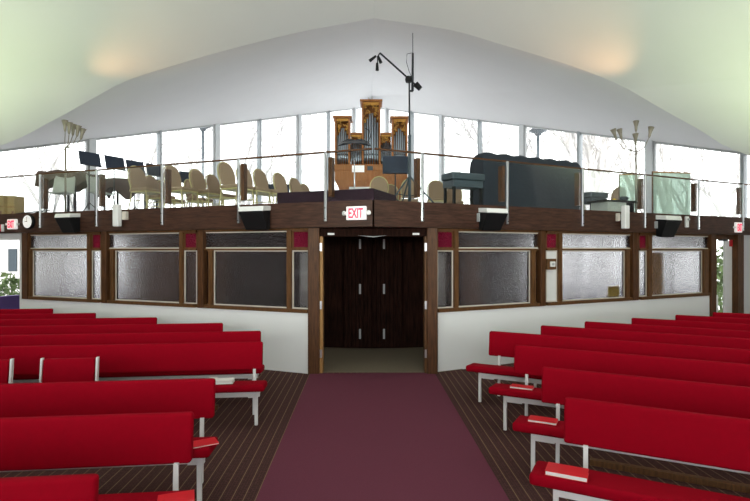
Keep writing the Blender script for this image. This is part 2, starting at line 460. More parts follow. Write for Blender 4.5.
# ------------------------------------------------------------------ outer walls below and above the gallery
def outer(side):
    fx = LWX if side == 'L' else RWX
    def P(Y, z, o=0):   # o outward metres
        nn = V((-.865, .5, 0)) if side == 'L' else V((.865, .5, 0))
        return V((fx(Y), Y, z)) + nn * o
    def slab_(Y0, Y1, z0, z1a, z1b, name, mat, o0=0, o1=.15, parent=None, z0b=None):
        z0b = z0 if z0b is None else z0b
        p = [P(Y0, z0, o0), P(Y1, z0b, o0), P(Y1, z0b, o1), P(Y0, z0, o1), P(Y0, z1a, o0), P(Y1, z1b, o0), P(Y1, z1b, o1), P(Y0, z1a, o1)]
        return MB().hexa(p).make(name, mat, parent)
    Ye = 10.65 if side == 'L' else 11.05
    sd = 'left' if side == 'L' else 'right'
    st(slab_(1.0, Ye, 0, wline(1) - .0, wline(Ye), 'wall_outer_' + sd, 'white_wall', 0, .2))
    Yl = Ye if side == 'L' else 11.62
    if side == 'R': st(slab_(Ye, Yl, 0, ZB + .03, ZB + .03, 'wall_outer_nook', 'white_wall', 0, .2))
    if side == 'L': xs = [92, 160, 217, 260, 299.5, 329, 355]; Ys = [LY(x) for x in xs]
    else: xs = [743, 649.5, 579, 522, 479, 441, 411.5, 386]; Ys = [RY(x) for x in xs]
    spans = [Ye] + Ys + [26.3]
    if side == 'R': st(slab_(11.64, 12.04, .03, .74, .74, 'window_90', 'window_glass', .04, .05))
    st(slab_(Yl if side == 'L' else 12.05, 26.6, 0, .74, .74, 'wall_spandrel_' + sd, 'purple_paint', 0, .12))
    st(slab_(Ye, 26.6, 2.17, ZB + .04, ZB + .04, 'wall_band_' + sd, 'white_wall', 0, .15))
    num = {'L': 10, 'R': 40}[side]
    for i, Y in enumerate(Ys):
        thick = (i % 2 == 0) if side == 'L' else (i % 2 == 1)
        wd = .20 if thick else .075
        tz = wline(Y) + .02
        o = slab_(Y - wd * .43, Y + wd * .43, .74, tz, tz, 'trim_%d' % (num + i), 'mullion_pale' if thick else 'mullion_grey', -.05, .12) if Y > Yl else slab_(Y - wd * .43, Y + wd * .43, ZB + .04, tz, tz, 'trim_%d' % (num + i), 'mullion_grey', -.05, .12); st(o)
        if thick:
            o2 = slab_(Y - wd * .43 - .05, Y - wd * .43 , ZB, tz, tz, 'mullion', 'grey_paint', -.02, .06, o)
    for i in range(len(spans) - 1):
        Y0, Y1 = spans[i], spans[i + 1]
        WN[0] += 1
        root = sempty('window_%d' % WN[0])
        slab_(Y0, Y1, ZB + .04, wline(Y0) - .04, wline(Y1) - .04, 'glass_pane', 'window_glass', .04, .05, root)
        slab_(Y0, Y1, wline(Y0) - .055, wline(Y0) + .0, wline(Y1) + .0, 'head_frame', 'grey_paint', .0, .09, root, wline(Y1) - .055)
        Y0 = max(Y0, Yl)
        if Y0 < Y1 - .05: slab_(Y0, Y1, .74, 2.17, 2.17, 'glass_pane', 'window_glass', .04, .05, root)
        slab_(Y0, Y0 + .08, .74, 2.17, 2.17, 'stile', 'post_wood', -.02, .08, root)
    for a, b, z0, z1 in ((28, 33.5, .3, 2.17), (57, 64, .3, 2.17), (33.5, 57, 1.93, 2.17)) if side == 'L' else ((671, 676.5, .3, 2.17), (701, 706, .3, 2.17), (676.5, 701, 1.93, 2.17)):
        fy = LY if side == 'L' else RY
        st(slab_(min(fy(a), fy(b)), max(fy(a), fy(b)), z0, z1, z1, 'trim_%d' % (70 + (side == 'R') * 4 + int(z0 > 1) + int(a in (57, 701)) * 2), 'post_wood', -.09, -.06))
    return P
PL = outer('L'); PR = outer('R')

# back wall (behind the viewpoint): low wall and tall window wall following the rear arch
# ------------------------------------------------------------------ ceiling shell
def lerp(a, b, t): return a + (b - a) * t
def arch_pts(side):
    if side == 'L': px = [(374, 18.3, 10.3), (300, 32, 10.3), (225, 50.5, 10.3), (175, 65, 10.3), (127, 80.5, 10.3)]; lo = [(127, 80.5, 10.3), (90, 100, 10.25), (50, 122, 10.15), (0, 146, 9.9)]
    else: px = [(374, 18.3, 10.3), (450, 30, 10.3), (500, 44, 10.3), (575, 67, 10.3), (622, 86, 10.3)]; lo = [(622, 86, 10.3), (655, 105, 10.25), (700, 130, 10.15), (742, 153, 9.95)]
    up = [at(*p) for p in px]; low = [at(*p) for p in lo]
    end = V((-15.3 if side == 'L' else 14.98, 1.0, .3))
    low += [V((low[-1].x * 1.25, 9.0, 2.9)), V((low[-1].x * 1.55, 6.5, 1.85)), end]
    return up, low
def resample(pts, n):
    # Catmull-Rom through the points
    out = []
    P = [pts[0] * 2 - pts[1]] + pts + [pts[-1] * 2 - pts[-2]]
    ds = [0]
    for i in range(len(pts) - 1): ds.append(ds[-1] + (pts[i + 1] - pts[i]).length)
    for k in range(n + 1):
        d = ds[-1] * k / n
        i = max(j for j in range(len(pts) - 1) if ds[j] <= d + 1e-9)
        t = (d - ds[i]) / (ds[i + 1] - ds[i])
        p0, p1, p2, p3 = P[i], P[i + 1], P[i + 2], P[i + 3]
        out.append(.5 * ((2 * p1) + (p2 - p0) * t + (2 * p0 - 5 * p1 + 4 * p2 - p3) * t * t + (3 * p1 - p0 - 3 * p2 + p3) * t ** 3))
    return out
mirY = lambda p: V((p.x, 2 - p.y, p.z))
mb = MB()
apF = at(372, 96, 26.3)
NU, NLo, NT = 20, 20, 14
BACKARCH = {}
for side in 'LR':
    sg = -1 if side == 'L' else 1
    up, low = arch_pts(side)
    Aq = up[-1]
    allp = resample(up + low[1:], 64)
    kf = min(range(len(allp)), key=lambda i: (allp[i] - Aq).length)
    up, low = allp[:kf + 1], allp[kf:]
    NU, NLo = len(up) - 1, len(low) - 1
    BACKARCH[side] = [mirY(p) for p in up + low[1:]]
    Af = up[-1]
    E0 = V((0, 1, 8.3)); Ef = V((sg * 13.4, 1.0, 3.3))
    def Eq(u): return V((Ef.x * math.sin(u * math.pi / 2) ** 1.0 * 1.0 if False else Ef.x * u, 1, Ef.z + (E0.z - Ef.z) * (1 - u ** 1.8)))
    rows = []
    for i, p in enumerate(up):
        e = Eq(i / NU)
        rows.append([lerp(p, e, j / NT) + V((0, 0, .35 * math.sin(math.pi * j / NT) * (1 - i / NU))) for j in range(NT + 1)] +
                    [lerp(e, mirY(p), j / 4) for j in range(1, 5)])
    mb.grid(rows)
    rows = []
    for i, p in enumerate(low):
        e = lerp(Ef, low[-1], (i / NLo) ** 1.0)
        rows.append([lerp(p, e, j / NT) for j in range(NT + 1)] + [lerp(e, mirY(p), j / 4) for j in range(1, 5)])
    mb.grid(rows)
    # far lobe: fan from the arch to the apex
    rows = [[lerp(p, apF, j / NT) + V((0, 0, .12 * math.sin(math.pi * j / NT) * (1 - i / NU))) for j in range(NT + 1)] for i, p in enumerate(up)]
    mb.grid(rows)
    fx = LWX if side == 'L' else RWX
    def Wp(Y): return V((fx(Y), Y, wline(Y)))
    rows = [[lerp(lerp(apF, Af, i / 20), Wp(26.62 - (26.62 - 11.2) * i / 20), j / 8) for j in range(9)] for i in range(21)]
    mb.grid(rows)
    rows = [[lerp(p, Wp(lerp(11.2, 1.0, i / NLo)), j / 8) for j in range(9)] for i, p in enumerate(low)]
    mb.grid(rows)
ce = st(mb.make('ceiling', 'ceiling_plaster'))

# rear window wall closing the room
for side in 'LR':
    pts = BACKARCH[side]
    mbw = MB(); 
    sel = pts[::4] if pts[-1] in pts[::4] else pts[::4] + [pts[-1]]
    low_wall = MB()
    for i in range(len(sel) - 1):
        a, b = sel[i], sel[i + 1]
        za, zb = min(1.0, a.z), min(1.0, b.z)
        low_wall.hexa([V((a.x, a.y, 0)), V((b.x, b.y, 0)), V((b.x, b.y - .15, 0)), V((a.x, a.y - .15, 0)), V((a.x, a.y, za)), V((b.x, b.y, zb)), V((b.x, b.y - .15, zb)), V((a.x, a.y - .15, za))])
    st(low_wall.make('wall_rear_%s' % ('left' if side == 'L' else 'right'), 'white_wall'))
    for i in range(len(sel) - 2):
        a, b = sel[i], sel[i + 1]
        WN[0] += 1
        root = sempty('window_%d' % WN[0])
        MB().hexa([V((a.x, a.y, min(1, a.z))), V((b.x, b.y, min(1, b.z))), V((b.x, b.y - .01, min(1, b.z))), V((a.x, a.y - .01, min(1, a.z))), a, b, b - V((0, .01, 0)), a - V((0, .01, 0))]).make('glass_pane', 'window_glass', root)
        MB().box(b.x - .06, b.x + .06, b.y - .1, b.y + .04, .9, b.z).make('mullion', 'mullion_grey', root)

# ------------------------------------------------------------------ outdoors
gm = MB(); gm.box(-60, 60, -30, 90, -.45, -.16); tag(gm.make('snow_ground', 'snow'), 'snow covered ground outside the windows', 'ground')['kind'] = 'structure'
def tree(x, y, h, seed, r0, lean=0.0):
    rnd = random.Random(seed)
    mb = MB()
    def grow(p, d, L, r, lv):
        k = 3
        pts = [p]
        for i in range(k):
            d = (d + V((rnd.uniform(-.14, .14), rnd.uniform(-.14, .14), rnd.uniform(0, .10)))).normalized()
            p = p + d * (L / k); pts.append(p)
        mb.tube(pts, r, 6 if lv < 2 else 3, r * .62, cap=False)
        if lv >= 5: return
        nb = rnd.choice((2, 3)) if lv < 4 else 2
        for j in range(nb):
            ax = V((rnd.uniform(-1, 1), rnd.uniform(-1, 1), rnd.uniform(-.2, .5))).normalized()
            nd = (d + ax * rnd.uniform(.45, .85)).normalized()
            grow(pts[-1] if j == 0 else pts[-1 - (j % 2)], nd, L * rnd.uniform(.62, .82), r * .60, lv + 1)
    grow(V((0, 0, -.3)), V((lean, 0, 1)).normalized(), h * .33, r0, 0)
    o = mb.make('bare_tree', 'bark'); o.location = (x, y, 0)
    return o
trees = [(60, 16.5, 8, .16, 0, 'slim bare tree seen through the leftmost gallery window, among faint twigs'),
         (128, 19, 8.5, .15, .1, 'bare tree outside the window above the navy music stands'),
         (45, 30, 10, .25, 0, 'tall bare tree standing farthest out beyond the leftmost gallery window'),
         (186, 26, 10, .2, .05, 'bare tree outside just left of the saucer lamp post behind the chairs'),
         (236, 28, 12, .2, -.05, 'bare tree outside between the left saucer lamp post and the gallery chairs'),
         (285, 33, 12, .22, 0, 'bare tree outside the window left of the pipe organ'),
         (455, 33, 14, .22, 0, 'thin bare tree outside the first windows right of the pipe organ'),
         (495, 26, 12, .18, .12, 'leaning bare tree outside behind the quilt covered piano'),
         (572, 36, 15, .5, 0, 'bare tree with grey trunk outside just right of the saucer lamp post'),
         (601, 23, 11, .62, .0, 'massive bare tree trunk outside behind the gallery cream cabinet'),
         (668, 19, 9, .26, -.05, 'bare tree outside the window behind the pale green screens'),
         (705, 27, 10, .26, 0, 'bare spreading tree outside the last window on the right'),
         (735, 22, 9, .24, 0, 'bare tree farthest right outside, above the right exit sign')]
for i, (px, Y, h, r0, ln, lb) in enumerate(trees):
    tag(tree(pxX(px, Y), Y, h, 20 + i, r0, ln), lb, 'tree', 'bare trees outside')
for px, Y, hy, lb in ((203, 19.5, 125.5, 'saucer topped grey lamp post outside the windows behind the gallery chairs'), (538, 18.8, 130, 'saucer topped grey lamp post outside the windows above the covered piano')):
    p = at(px, hy, Y)
    e = empty('lamp_post', lb, 'lamp post', (p.x, p.y, -.16), 0, 'saucer lamp posts outside')
    MB().tube([(0, 0, 0), (0, 0, p.z)], .055, 12).make('pole', 'slate_vinyl', e)
    MB().lathe([(.07, -.16), (.12, -.13), (.13, -.07), (.33, .02), (.34, .05), (.22, .13), (.05, .17)], (0, 0, p.z + .1), 28).make('saucer_head', 'slate_vinyl', e)
# white building beyond the left exit
hb = empty('outbuilding', 'pale building with a blue-grey window beyond the left exit', 'building', (pxX(12, 19), 19, -.16))
MB().box(-3.2, 1.5, 0, 3, 0, 3.2).make('walls', 'house_siding', hb)
MB().prism([V((-3.5, -.2, 3.2)), V((-3.5, 3.2, 3.2)), V((-3.5, 1.5, 4.2))], (5.3, 0, 0)).make('roof', 'snow', hb)
MB().box(-.12, .20, -.04, .0, 1.2, 2.05).make('window', 'house_glass', hb)
def bush(px, Y, w, h, seed, lb, mat='bush_leaf'):
    rnd = random.Random(seed); mb = MB()
    for i in range(420):
        a = rnd.uniform(0, 6.28); e = rnd.uniform(0, 1.5); rr = rnd.uniform(.55, 1)
        p = V((math.cos(a) * math.cos(e) * w * rr, math.sin(a) * math.cos(e) * w * rr, math.sin(e) * h * rr))
        q = V((rnd.uniform(-1, 1), rnd.uniform(-1, 1), rnd.uniform(-1, 1))).normalized() * .09
        r_ = V((rnd.uniform(-1, 1), rnd.uniform(-1, 1), rnd.uniform(-1, 1))).normalized() * .06
        vs = [mb.b.verts.new(v) for v in (p - q, p + r_, p + q, p - r_)]; mb.b.faces.new(vs)
    for i in range(7):
        a = i * .9; mb.tube([(0, 0, 0), (math.cos(a) * w * .5, math.sin(a) * w * .5, h * .7)], .02, 5, .006)
    o = mb.make('shrub', mat); o.location = (pxX(px, Y), Y, -.16); tag(o, lb, 'shrub', 'shrubs outside')
bush(8, 14.2, .8, 1.35, 1, 'low green shrub in front of the pale building outside the left exit')
bush(-32, 14.6, .8, 1.3, 2, 'low green shrub beyond the door edge outside the left exit')
bush(723, 14.5, .55, 1.95, 3, 'tall green and brown shrub outside the right exit')
bush(727, 16.5, .6, 2.4, 4, 'taller shrub behind the first one outside the right exit')

# vestibule doors at both ends of the screen
s, u, t = wu(730, 0)
d = sempty('door_3', WF['R'])
a, b = rng(727.5, 738); 
MB().box(a, b, .05, .09, .02, 2.04).make('door_leaf', 'white_paint', d)
a, b = rng(717, 731)
MB().box(*rng(716.8, 718.3), .03, .09, .02, 2.05).make('door_stile', 'mullion_wood', d)
MB().box(*rng(716.5, 738), .0, .10, 2.06, 2.18).make('door_head', 'post_wood', d)
MB().box(*rng(721, 727), -.02, .06, 2.03, 2.07).make('door_closer', 'black_metal', d)
rs = MB().box(*rng(731.4, 736.8), .035, .049, wz(735, 246.5), wz(735, 239), .004, 1).make('notice', 'alarm_red'); rs.matrix_world = WF['R']
tag(rs, 'small square red notice high on the white door of the right exit', 'notice')
d = sempty('door_4', WF['L'])
MB().box(*rng(-2, 21.5), .0, .10, 2.04, 2.18).make('door_head', 'white_paint', d)
MB().box(*rng(18.5, 21.5), .02, .09, .02, 2.04).make('door_stile', 'white_paint', d)

# ------------------------------------------------------------------ guard rail on the gallery
ZR = 3.272
for side, xo, lb in (('L', -40, 'slim dark handrail along the left half of the gallery front'), ('R', 752, 'slim dark handrail along the right half of the gallery front')):
    s, u, t = wu(xo, .05)
    o = MB().box(min(u, 0), max(u, 0), -.075, -.03, ZR - .022, ZR).make('handrail', 'post_wood'); o.matrix_world = WF[side]
    tag(o, lb, 'handrail', None)
POSTS = [(40, 44.3, 'farthest left, above the wall clock'), (96.5, 101.5, 'just right of the brown draped piano'), (162, 167.5, 'between the two frontmost left gallery chairs'),
         (238.5, 243.5, 'behind the upper left corner of a wedge loudspeaker'), (325.5, 331, 'beside the middle exit sign'), (422.5, 417.5, 'just right of the tall microphone stand'),
         (507.5, 502, 'in front of the quilt covered piano'), (582.7, 578.3, 'at the right end of the quilt covered piano'), (645.2, 641, 'beside the right branched lamp'),
         (699, 694.5, 'at the right edge of the pale green screen'), (743.2, 740, 'farthest right, by the right exit sign')]
for xs, xw, lb in POSTS:
    s, u, t = wu(xs, .16)
    s2, u2, _ = wu(xw, .10)
    rz = WF[s].to_euler().z
    e = empty('guard_post', 'steel guard post with dark wood block, ' + lb, 'guard post', WF[s] @ V((u, 0, 0)), rz, 'guard posts along the gallery front')
    MB().box(-.018, .018, -.175, -.142, 2.25, ZR - .03, .004, 1).make('steel_bar', 'steel', e)
    for z in (2.29, 2.44): MB().lathe([(.008, -.006), (.008, .006)], (0, -.178, z), 8, (0, 1, 0)).make('bolt', 'black_metal', e)
    du = u2 - u
    MB().box(du - .03, du + .03, -.135, -.04, ZF1 + .07, ZR - .10, .004, 1).make('wood_block', 'post_wood', e)
    e['height'] = ''; del e['height']
xl = [-40] + [p[0] for p in POSTS if p[0] < 373] + [373]
xr = [373.01] + [p[0] for p in POSTS if p[0] > 373]
nm = {('L', 0): 'far left end of the guard, by the cardboard boxes', ('L', 1): 'in front of the brown draped piano', ('L', 2): 'in front of the long brown covered table', ('L', 3): 'in front of the left cluster of tan chairs',
      ('L', 4): 'between chairs and the carpeted podium', ('L', 5): 'left of the mitred corner over the doorway', ('R', 0): 'right of the mitred corner over the doorway', ('R', 1): 'in front of the slate piano bench',
      ('R', 2): 'in front of the quilt covered piano', ('R', 3): 'in front of the cream cabinet', ('R', 4): 'in front of the pale green screens', ('R', 5): 'far right end of the guard'}
for side, xs in (('L', xl), ('R', xr)):
    for i in range(len(xs) - 1):
        if (side == 'R' and i == len(xs) - 1): continue
        a, b = rng(xs[i], xs[i + 1], .1)
        lo_, hi_ = a + (.0 if side == 'R' and i == 0 else .02), b - (.0 if side == 'L' and i == len(xs) - 2 else .02)
        o = MB().box(lo_, hi_, -.1405, -.1365, ZF1 - .01 + .012, ZR - .035).make('glass_panel', 'guard_glass'); o.matrix_world = WF[side]
        tag(o, 'clear glass guard panel, ' + nm[(side, i)], 'glass panel', 'glass guard panels')

# ------------------------------------------------------------------ things fixed on the fascia
def fixed(name, label, cat, x, y, group=None, off=.14):
    s, u, t = wu(x, off)
    m = WF[s]
    return empty(name, label, cat, m @ V((u, -off, H + (CY - y) / F * t)), m.to_euler().z, group), s, t
for x0, x1, y0, y1, lb in ((63, 85, 214.5, 233, 'black wedge loudspeaker on the fascia below the brown draped piano'), (244, 275, 207.5, 230.5, 'black wedge loudspeaker on the fascia left of the doorway'),
                       (474, 502, 209.5, 231, 'black wedge loudspeaker on the fascia right of the doorway'), (650, 675, 216.5, 237.5, 'black wedge loudspeaker on the fascia below the pale green screens')):
    e, s, t = fixed('loudspeaker', lb, 'loudspeaker', (x0 + x1) / 2, (y0 + y1) / 2, 'fascia loudspeakers')
    w = (x1 - x0) / F * t * .46; h = (y1 - y0) / F * t * .5
    p = [V((-w, -.12, -h)), V((w * .75, -.12, -h)), V((w * .7, -.002, -h * .9)), V((-w * .9, -.002, -h * .9)), V((-w, -.24, h * .55)), V((w, -.24, h * .55)), V((w * .9, -.002, h * .75)), V((-w * .9, -.002, h * .75))]
    if s == 'L': p = [V((-v.x, v.y, v.z)) for v in p]; p = [p[1], p[0], p[3], p[2], p[5], p[4], p[7], p[6]]
    if s == 'R' : pass
    MB().hexa(p, .012, 2).make('cabinet', 'black_plastic', e)
    MB().hexa([V((-w, -.245, h * .58)), V((w, -.245, h * .58)), V((w * .95, -.005, h * .7)), V((-w * .95, -.005, h * .7)), V((-w, -.22, h)), V((w, -.22, h)), V((w * .95, -.005, h * 1.1)), V((-w * .95, -.005, h * 1.1))], .006, 1).make('top_housing', 'white_paint', e)
    MB().box(-w - .015, -w, -.06, -.002, -.03, .10).make('bracket', 'grey_paint', e)
# exit signs
def exit_sign(x, y, w, h, lb, lamps=1.0):
    e, s, t = fixed('exit_sign', lb, 'exit sign', x, y, None)
    W = w / F * t * .5; Hh = h / F * t * .5
    MB().box(-W, W, -.055, -.002, -Hh, Hh, .008, 2).make('housing', 'sign_white', e)
    cu = bpy.data.curves.new('lettering', 'FONT'); cu.body = 'EXIT'; cu.align_x = 'CENTER'; cu.align_y = 'CENTER'; cu.size = Hh * 2.0; cu.extrude = .003; cu.offset = .004
    to = bpy.data.objects.new('lettering_tmp', cu); COL.objects.link(to)
    bpy.context.view_layer.update()
    me = bpy.data.meshes.new_from_object(to.evaluated_get(bpy.context.evaluated_depsgraph_get()))
    COL.objects.unlink(to); bpy.data.objects.remove(to)
    me.materials.clear(); me.materials.append(MATS['sign_red'])
    xs = [v.co.x for v in me.vertices]; ys = [v.co.y for v in me.vertices]
    kx = W * 1.5 / (max(xs) - min(xs)); ky = Hh * 1.45 / (max(ys) - min(ys)); my = (max(ys) + min(ys)) / 2; mx_ = (max(xs) + min(xs)) / 2
    for v in me.vertices: v.co = V(((v.co.x - mx_) * kx, -.058 - v.co.z, (v.co.y - my) * ky))
    o = bpy.data.objects.new('lettering', me); COL.objects.link(o); o.parent = e
    if lamps:
        for k in (-1, 1):
            MB().lathe([(.012 * lamps, -.02), (.026 * lamps, -.02), (.034 * lamps, .02), (.03 * lamps, .03)], (k * (W + .03), -.03, 0), 12, (k * .6, -.8, .1)).make('emergency_lamp', 'white_paint', e)
            MB().box(min(k * W, k * (W + .04)), max(k * W, k * (W + .04)), -.04, -.002, -.02, .02).make('lamp_arm', 'white_paint', e)
    return e
exit_sign(357.3, 213.3, 21, 13.5, 'red on white exit sign over the central doorway')
exit_sign(14, 224.3, 12, 10, 'red on white exit sign over the left exit, beside the clock', .7)
exit_sign(736.8, 227.5, 9.5, 10, 'red on white exit sign over the right exit', .6)
e, s, t = fixed('fire_alarm', 'red fire alarm box at the left end of the fascia', 'fire alarm', 1.5, 228.2)
MB().box(-.06, .06, -.05, -.002, -.07, .07, .008, 1).make('housing', 'alarm_red', e)
MB().box(.062, .085, -.05, -.002, -.07, .07, .004, 1).make('side_plate', 'white_paint', e)
e, s, t = fixed('wall_clock', 'round white wall clock with black rim on the fascia', 'clock', 30.5, 221.8)
MB().lathe([(.135, 0), (.14, .02), (.14, .05), (.125, .06)], (0, -.0, 0), 36, (0, -1, 0)).make('rim', 'black_plastic', e)
MB().lathe([(.118, 0), (.118, .004)], (0, -.061, 0), 36, (0, -1, 0)).make('dial', 'sign_white', e)
MB().box(-.004, .004, -.070, -.066, -.01, .095).make('minute_hand', 'black_plastic', e)
MB().box(-.065, .01, -.070, -.066, -.005, .005).make('hour_hand', 'black_plastic', e)
for x, y0, y1, lb, k in ((122.5, 205, 227, 'narrow white column speaker on the fascia under the left gallery chairs', 1), (620, 206, 229, 'narrow white column speaker on the fascia under the cream cabinet', -1)):
    e, s, t = fixed('column_speaker', lb, 'column speaker', x, (y0 + y1) / 2, 'column speakers')
    h = (y1 - y0) / F * t / 2
    MB().box(-.06, .06, -.16, -.06, -h, h, .02, 3).make('housing', 'white_paint', e)
    MB().box(-.03 + k * .09, .03 + k * .09 + .02 * k, -.07, -.002, -.07, .07, .004, 1).make('junction_box', 'cream_bead', e)
    MB().box(-.02, .02, -.06, -.002, -.05, .05).make('bracket', 'grey_paint', e)
e, s, t = fixed('motion_sensor', 'small white sensor on the fascia right of the last wedge loudspeaker', 'sensor', 685.5, 222)
MB().box(-.04, .04, -.05, -.002, -.11, .11, .012, 2).make('housing', 'white_paint', e)
MB().lathe([(.02, 0), (.026, .02), (.015, .035)], (0, -.05, .05), 14, (0, -1, 0)).make('lens', 'grey_paint', e)

# ------------------------------------------------------------------ pews
def pew_mesh(sgn, L, e, name, label, loc, rz, extra=True):
    root = empty(name, label, 'pew', loc, rz, 'red pews left of the aisle' if sgn < 0 else 'red pews right of the aisle')
    def X(a, b): return (a, b) if sgn > 0 else (-b, -a)
    x0, x1 = X(0, L)
    # backrest, leaning back
    p = [V((x0, -.045, .485)), V((x1, -.045, .485)), V((x1, .03, .485)), V((x0, .03, .485)), V((x0, .0, .79)), V((x1, .0, .79)), V((x1, .065, .79)), V((x0, .065, .79))]
    MB().hexa(p, .022, 3).make('backrest', 'red_fabric', root, True)
    x0, x1 = X(-e, L + .05)
    p = [V((x0, -.56, .378)), V((x1, -.56, .378)), V((x1, -.24, .348)), V((x0, -.24, .348)), V((x0, -.56, .452)), V((x1, -.56, .452)), V((x1, -.24, .422)), V((x0, -.24, .422))]
    MB().hexa(p, .024, 3).make('seat', 'red_fabric', root, True)
    mb = MB(); a, b = X(-.02, L - .05)
    mb.box(a, b, -.445, -.415, .30, .35)
    mb.box(a, b, -.11, -.085, .275, .315)
    mb.make('seat_rail', 'white_paint', root)
    n = max(2, int(L / 1.7) + 1)
    for i in range(n):
        f = (-.02 if sgn > 0 else .0) + (L - .1) * i / (n - 1)
        a, b = X(f, f + .032)
        MB().box(a, b, -.45, -.415, .0, .335, .003, 1).make('front_leg', 'white_paint', root)
        g = f + (.15 if sgn > 0 else .07)
        a2, b2 = X(g, g + .03)
        MB().hexa([V((a2, -.10, 0)), V((b2, -.10, 0)), V((b2, -.07, 0)), V((a2, -.07, 0)), V((a2, -.065, .50)), V((b2, -.065, .50)), V((b2, -.047, .50)), V((a2, -.047, .50))]).make('rear_leg', 'white_paint', root)
        MB().hexa([V((a2, .032, .50)), V((b2, .032, .50)), V((b2, .055, .50)), V((a2, .055, .50)), V((a2, .062, .74)), V((b2, .062, .74)), V((b2, .08, .74)), V((a2, .08, .74))]).make('back_support', 'white_paint', root)
        aa, bb = min(a, a2), max(b, b2)
        MB().box(aa, bb, -.43, -.08, .285, .312).make('cross_rail', 'white_paint', root)
    return root
LP = [(52, 308.8, 2.6, 'rearmost, tucked near the left exit'), (95, 313.2, 3.6, 'second from the screen'), (156.4, 317.6, 4.6, 'third from the screen'), (222.6, 323.3, 5.2, 'fourth from the screen'),
      (260.7, 331.3, 5.2, 'fifth from the screen'), (262.7, 342.1, 4.4, 'behind the two single chairs, pale book on its seat'), (214.6, 379.4, 3.4, 'in front of the two single chairs'),
      (192.5, 413.5, 3.0, 'second from the viewer'), (95, 477.7, 2.0, 'nearest to the viewer')]
PEWS = []
for x, y, L, lb in LP:
    Z = 520 / (y - CY)
    loc = (pxX(x, Z), Z, .0)
    PEWS.append(pew_mesh(-1, L, .08, 'pew', 'red pew left of aisle, ' + lb, loc, R(6)))
RP = [(489, 331.3, 5.4, 'its end closest to the white wall beside the doorway'), (514, 345.3, 4.6, 'second of those reaching it, thin red book'), (541.5, 367.4, 4.0, 'third one reaching it, red book'),
      (564, 398, 3.4, 'nearest to the viewer, large red book on its seat')]
for x, y, L, lb in RP:
    Z = 520 / (y - CY)
    PEWS.append(pew_mesh(1, L, .15, 'pew', 'red pew right of aisle, ' + lb, (pxX(x, Z), Z, 0), R(-26.5)))
for x, y, L, lb in ((540.5, 325.6, 5.0, 'first row back that starts away from the aisle'), (584.5, 321.6, 4.4, 'second row that starts away from the aisle'), (631.5, 318, 3.8, 'third row that starts away from the aisle'),
                    (675.5, 315, 3.2, 'fourth row that starts away from the aisle'), (713, 312.3, 2.4, 'rearmost by the right exit')):
    Z = 520 / (y - CY)
    PEWS.append(pew_mesh(1, L, .15, 'pew', 'red pew right of aisle, ' + lb, (pxX(x, Z), Z, 0), R(-26.5)))
# two single chairs on the left
for xa, xb, lb in ((41.5, 96, 'single red chair with white back posts in the left block, the whole one'), (-42, 15.5, 'single red chair cut by the frame edge in the left block')):
    Y = 4.83
    c = (pxX(xa, Y) + pxX(xb, Y)) / 2; w = (pxX(xb, Y) - pxX(xa, Y)) / 2
    e = empty('single_chair', lb, 'chair', (c, Y + (c + 2.96) * .105, 0), R(6), 'single red chairs')
    MB().hexa([V((-w + .03, -.04, .47)), V((w - .03, -.04, .47)), V((w - .03, .02, .47)), V((-w + .03, .02, .47)), V((-w + .03, 0, .782)), V((w - .03, 0, .782)), V((w - .03, .055, .782)), V((-w + .03, .055, .782))], .012, 2).make('backrest', 'red_fabric', e, True)
    MB().box(-w + .03, w - .03, -.47, -.05, .35, .45, .025, 3).make('seat', 'red_fabric', e, True)
    for k in (-1, 1):
        a, b = sorted((k * w, k * (w - .018)))
        MB().hexa([V((a, -.07, 0)), V((b, -.07, 0)), V((b, -.03, 0)), V((a, -.03, 0)), V((a, .01, .79)), V((b, .01, .79)), V((b, .045, .79)), V((a, .045, .79))]).make('back_post', 'white_paint', e)
        MB().box(a, b, -.47, -.44, 0, .40).make('front_leg', 'white_paint', e)
        MB().box(a, b, -.44, -.05, .33, .36).make('side_rail', 'white_paint', e)

# books on the seats
def book(px, py, z, w, d, th, rz, lb, cover='red_cover', open_=False):
    p = onz(px, py, z)
    e = empty('hymnal', lb, 'book', (p.x, p.y, z + (.005 if cover == 'red_cover' else .013)), rz, None); e.rotation_euler = (R(-3.8), 0, rz)
    MB().box(-w / 2, w / 2, -d / 2, d / 2, 0, .003).make('cover', cover, e)
    MB().box(-w / 2 + .004, w / 2 - .004, -d / 2 + .003, d / 2 - .004, .003, th - .003).make('pages', 'paper', e)
    MB().box(-w / 2, w / 2, -d / 2, d / 2, th - .003, th).make('cover', cover, e)
    return e
book(567, 475, .443, .24, .17, .028, R(-26), 'red hymnal lying flat on the nearest right pew seat')
book(543, 422, .438, .22, .15, .02, R(-26), 'red hymnal on the third right pew seat')
book(522, 388.5, .438, .22, .15, .02, R(-26), 'thin red hymnal with pale edge on the second right pew seat')
book(176, 503, .445, .19, .15, .025, R(20), 'red book at the aisle end of the left pew second from the viewer')
book(201, 445, .442, .22, .15, .012, R(30), 'thin red booklet at the aisle end of the left pew before the single chairs')
book(222, 384, .437, .24, .17, .035, R(8), 'pale book lying on the left pew behind the single chairs', 'paper')
p = onz(216, 376.5, .44); sm = MB().box(-.045, .045, -.03, .03, 0, .02, .004, 1).make('card', 'paper'); sm.location = (p.x, p.y - .1, .431)
tag(sm, 'small white card beside the pale book on the left pew', 'card')
# oak foot bars under two pews
for px, Yp, L, lb, rz in ((204, 5.75, .16, 'short oak block on the floor under the left pew with the pale book', R(6)), (590, 4.28, 2.2, 'long oak foot bar on the floor under the nearest right pews', R(-26.5))):
    o = MB().box(0, L, -.03, .03, 0.0, .05, .004, 1).make('foot_bar', 'mullion_wood'); o.location = (pxX(px, Yp), Yp, 0); o.rotation_euler = (0, 0, rz)
    tag(o, lb, 'foot bar')

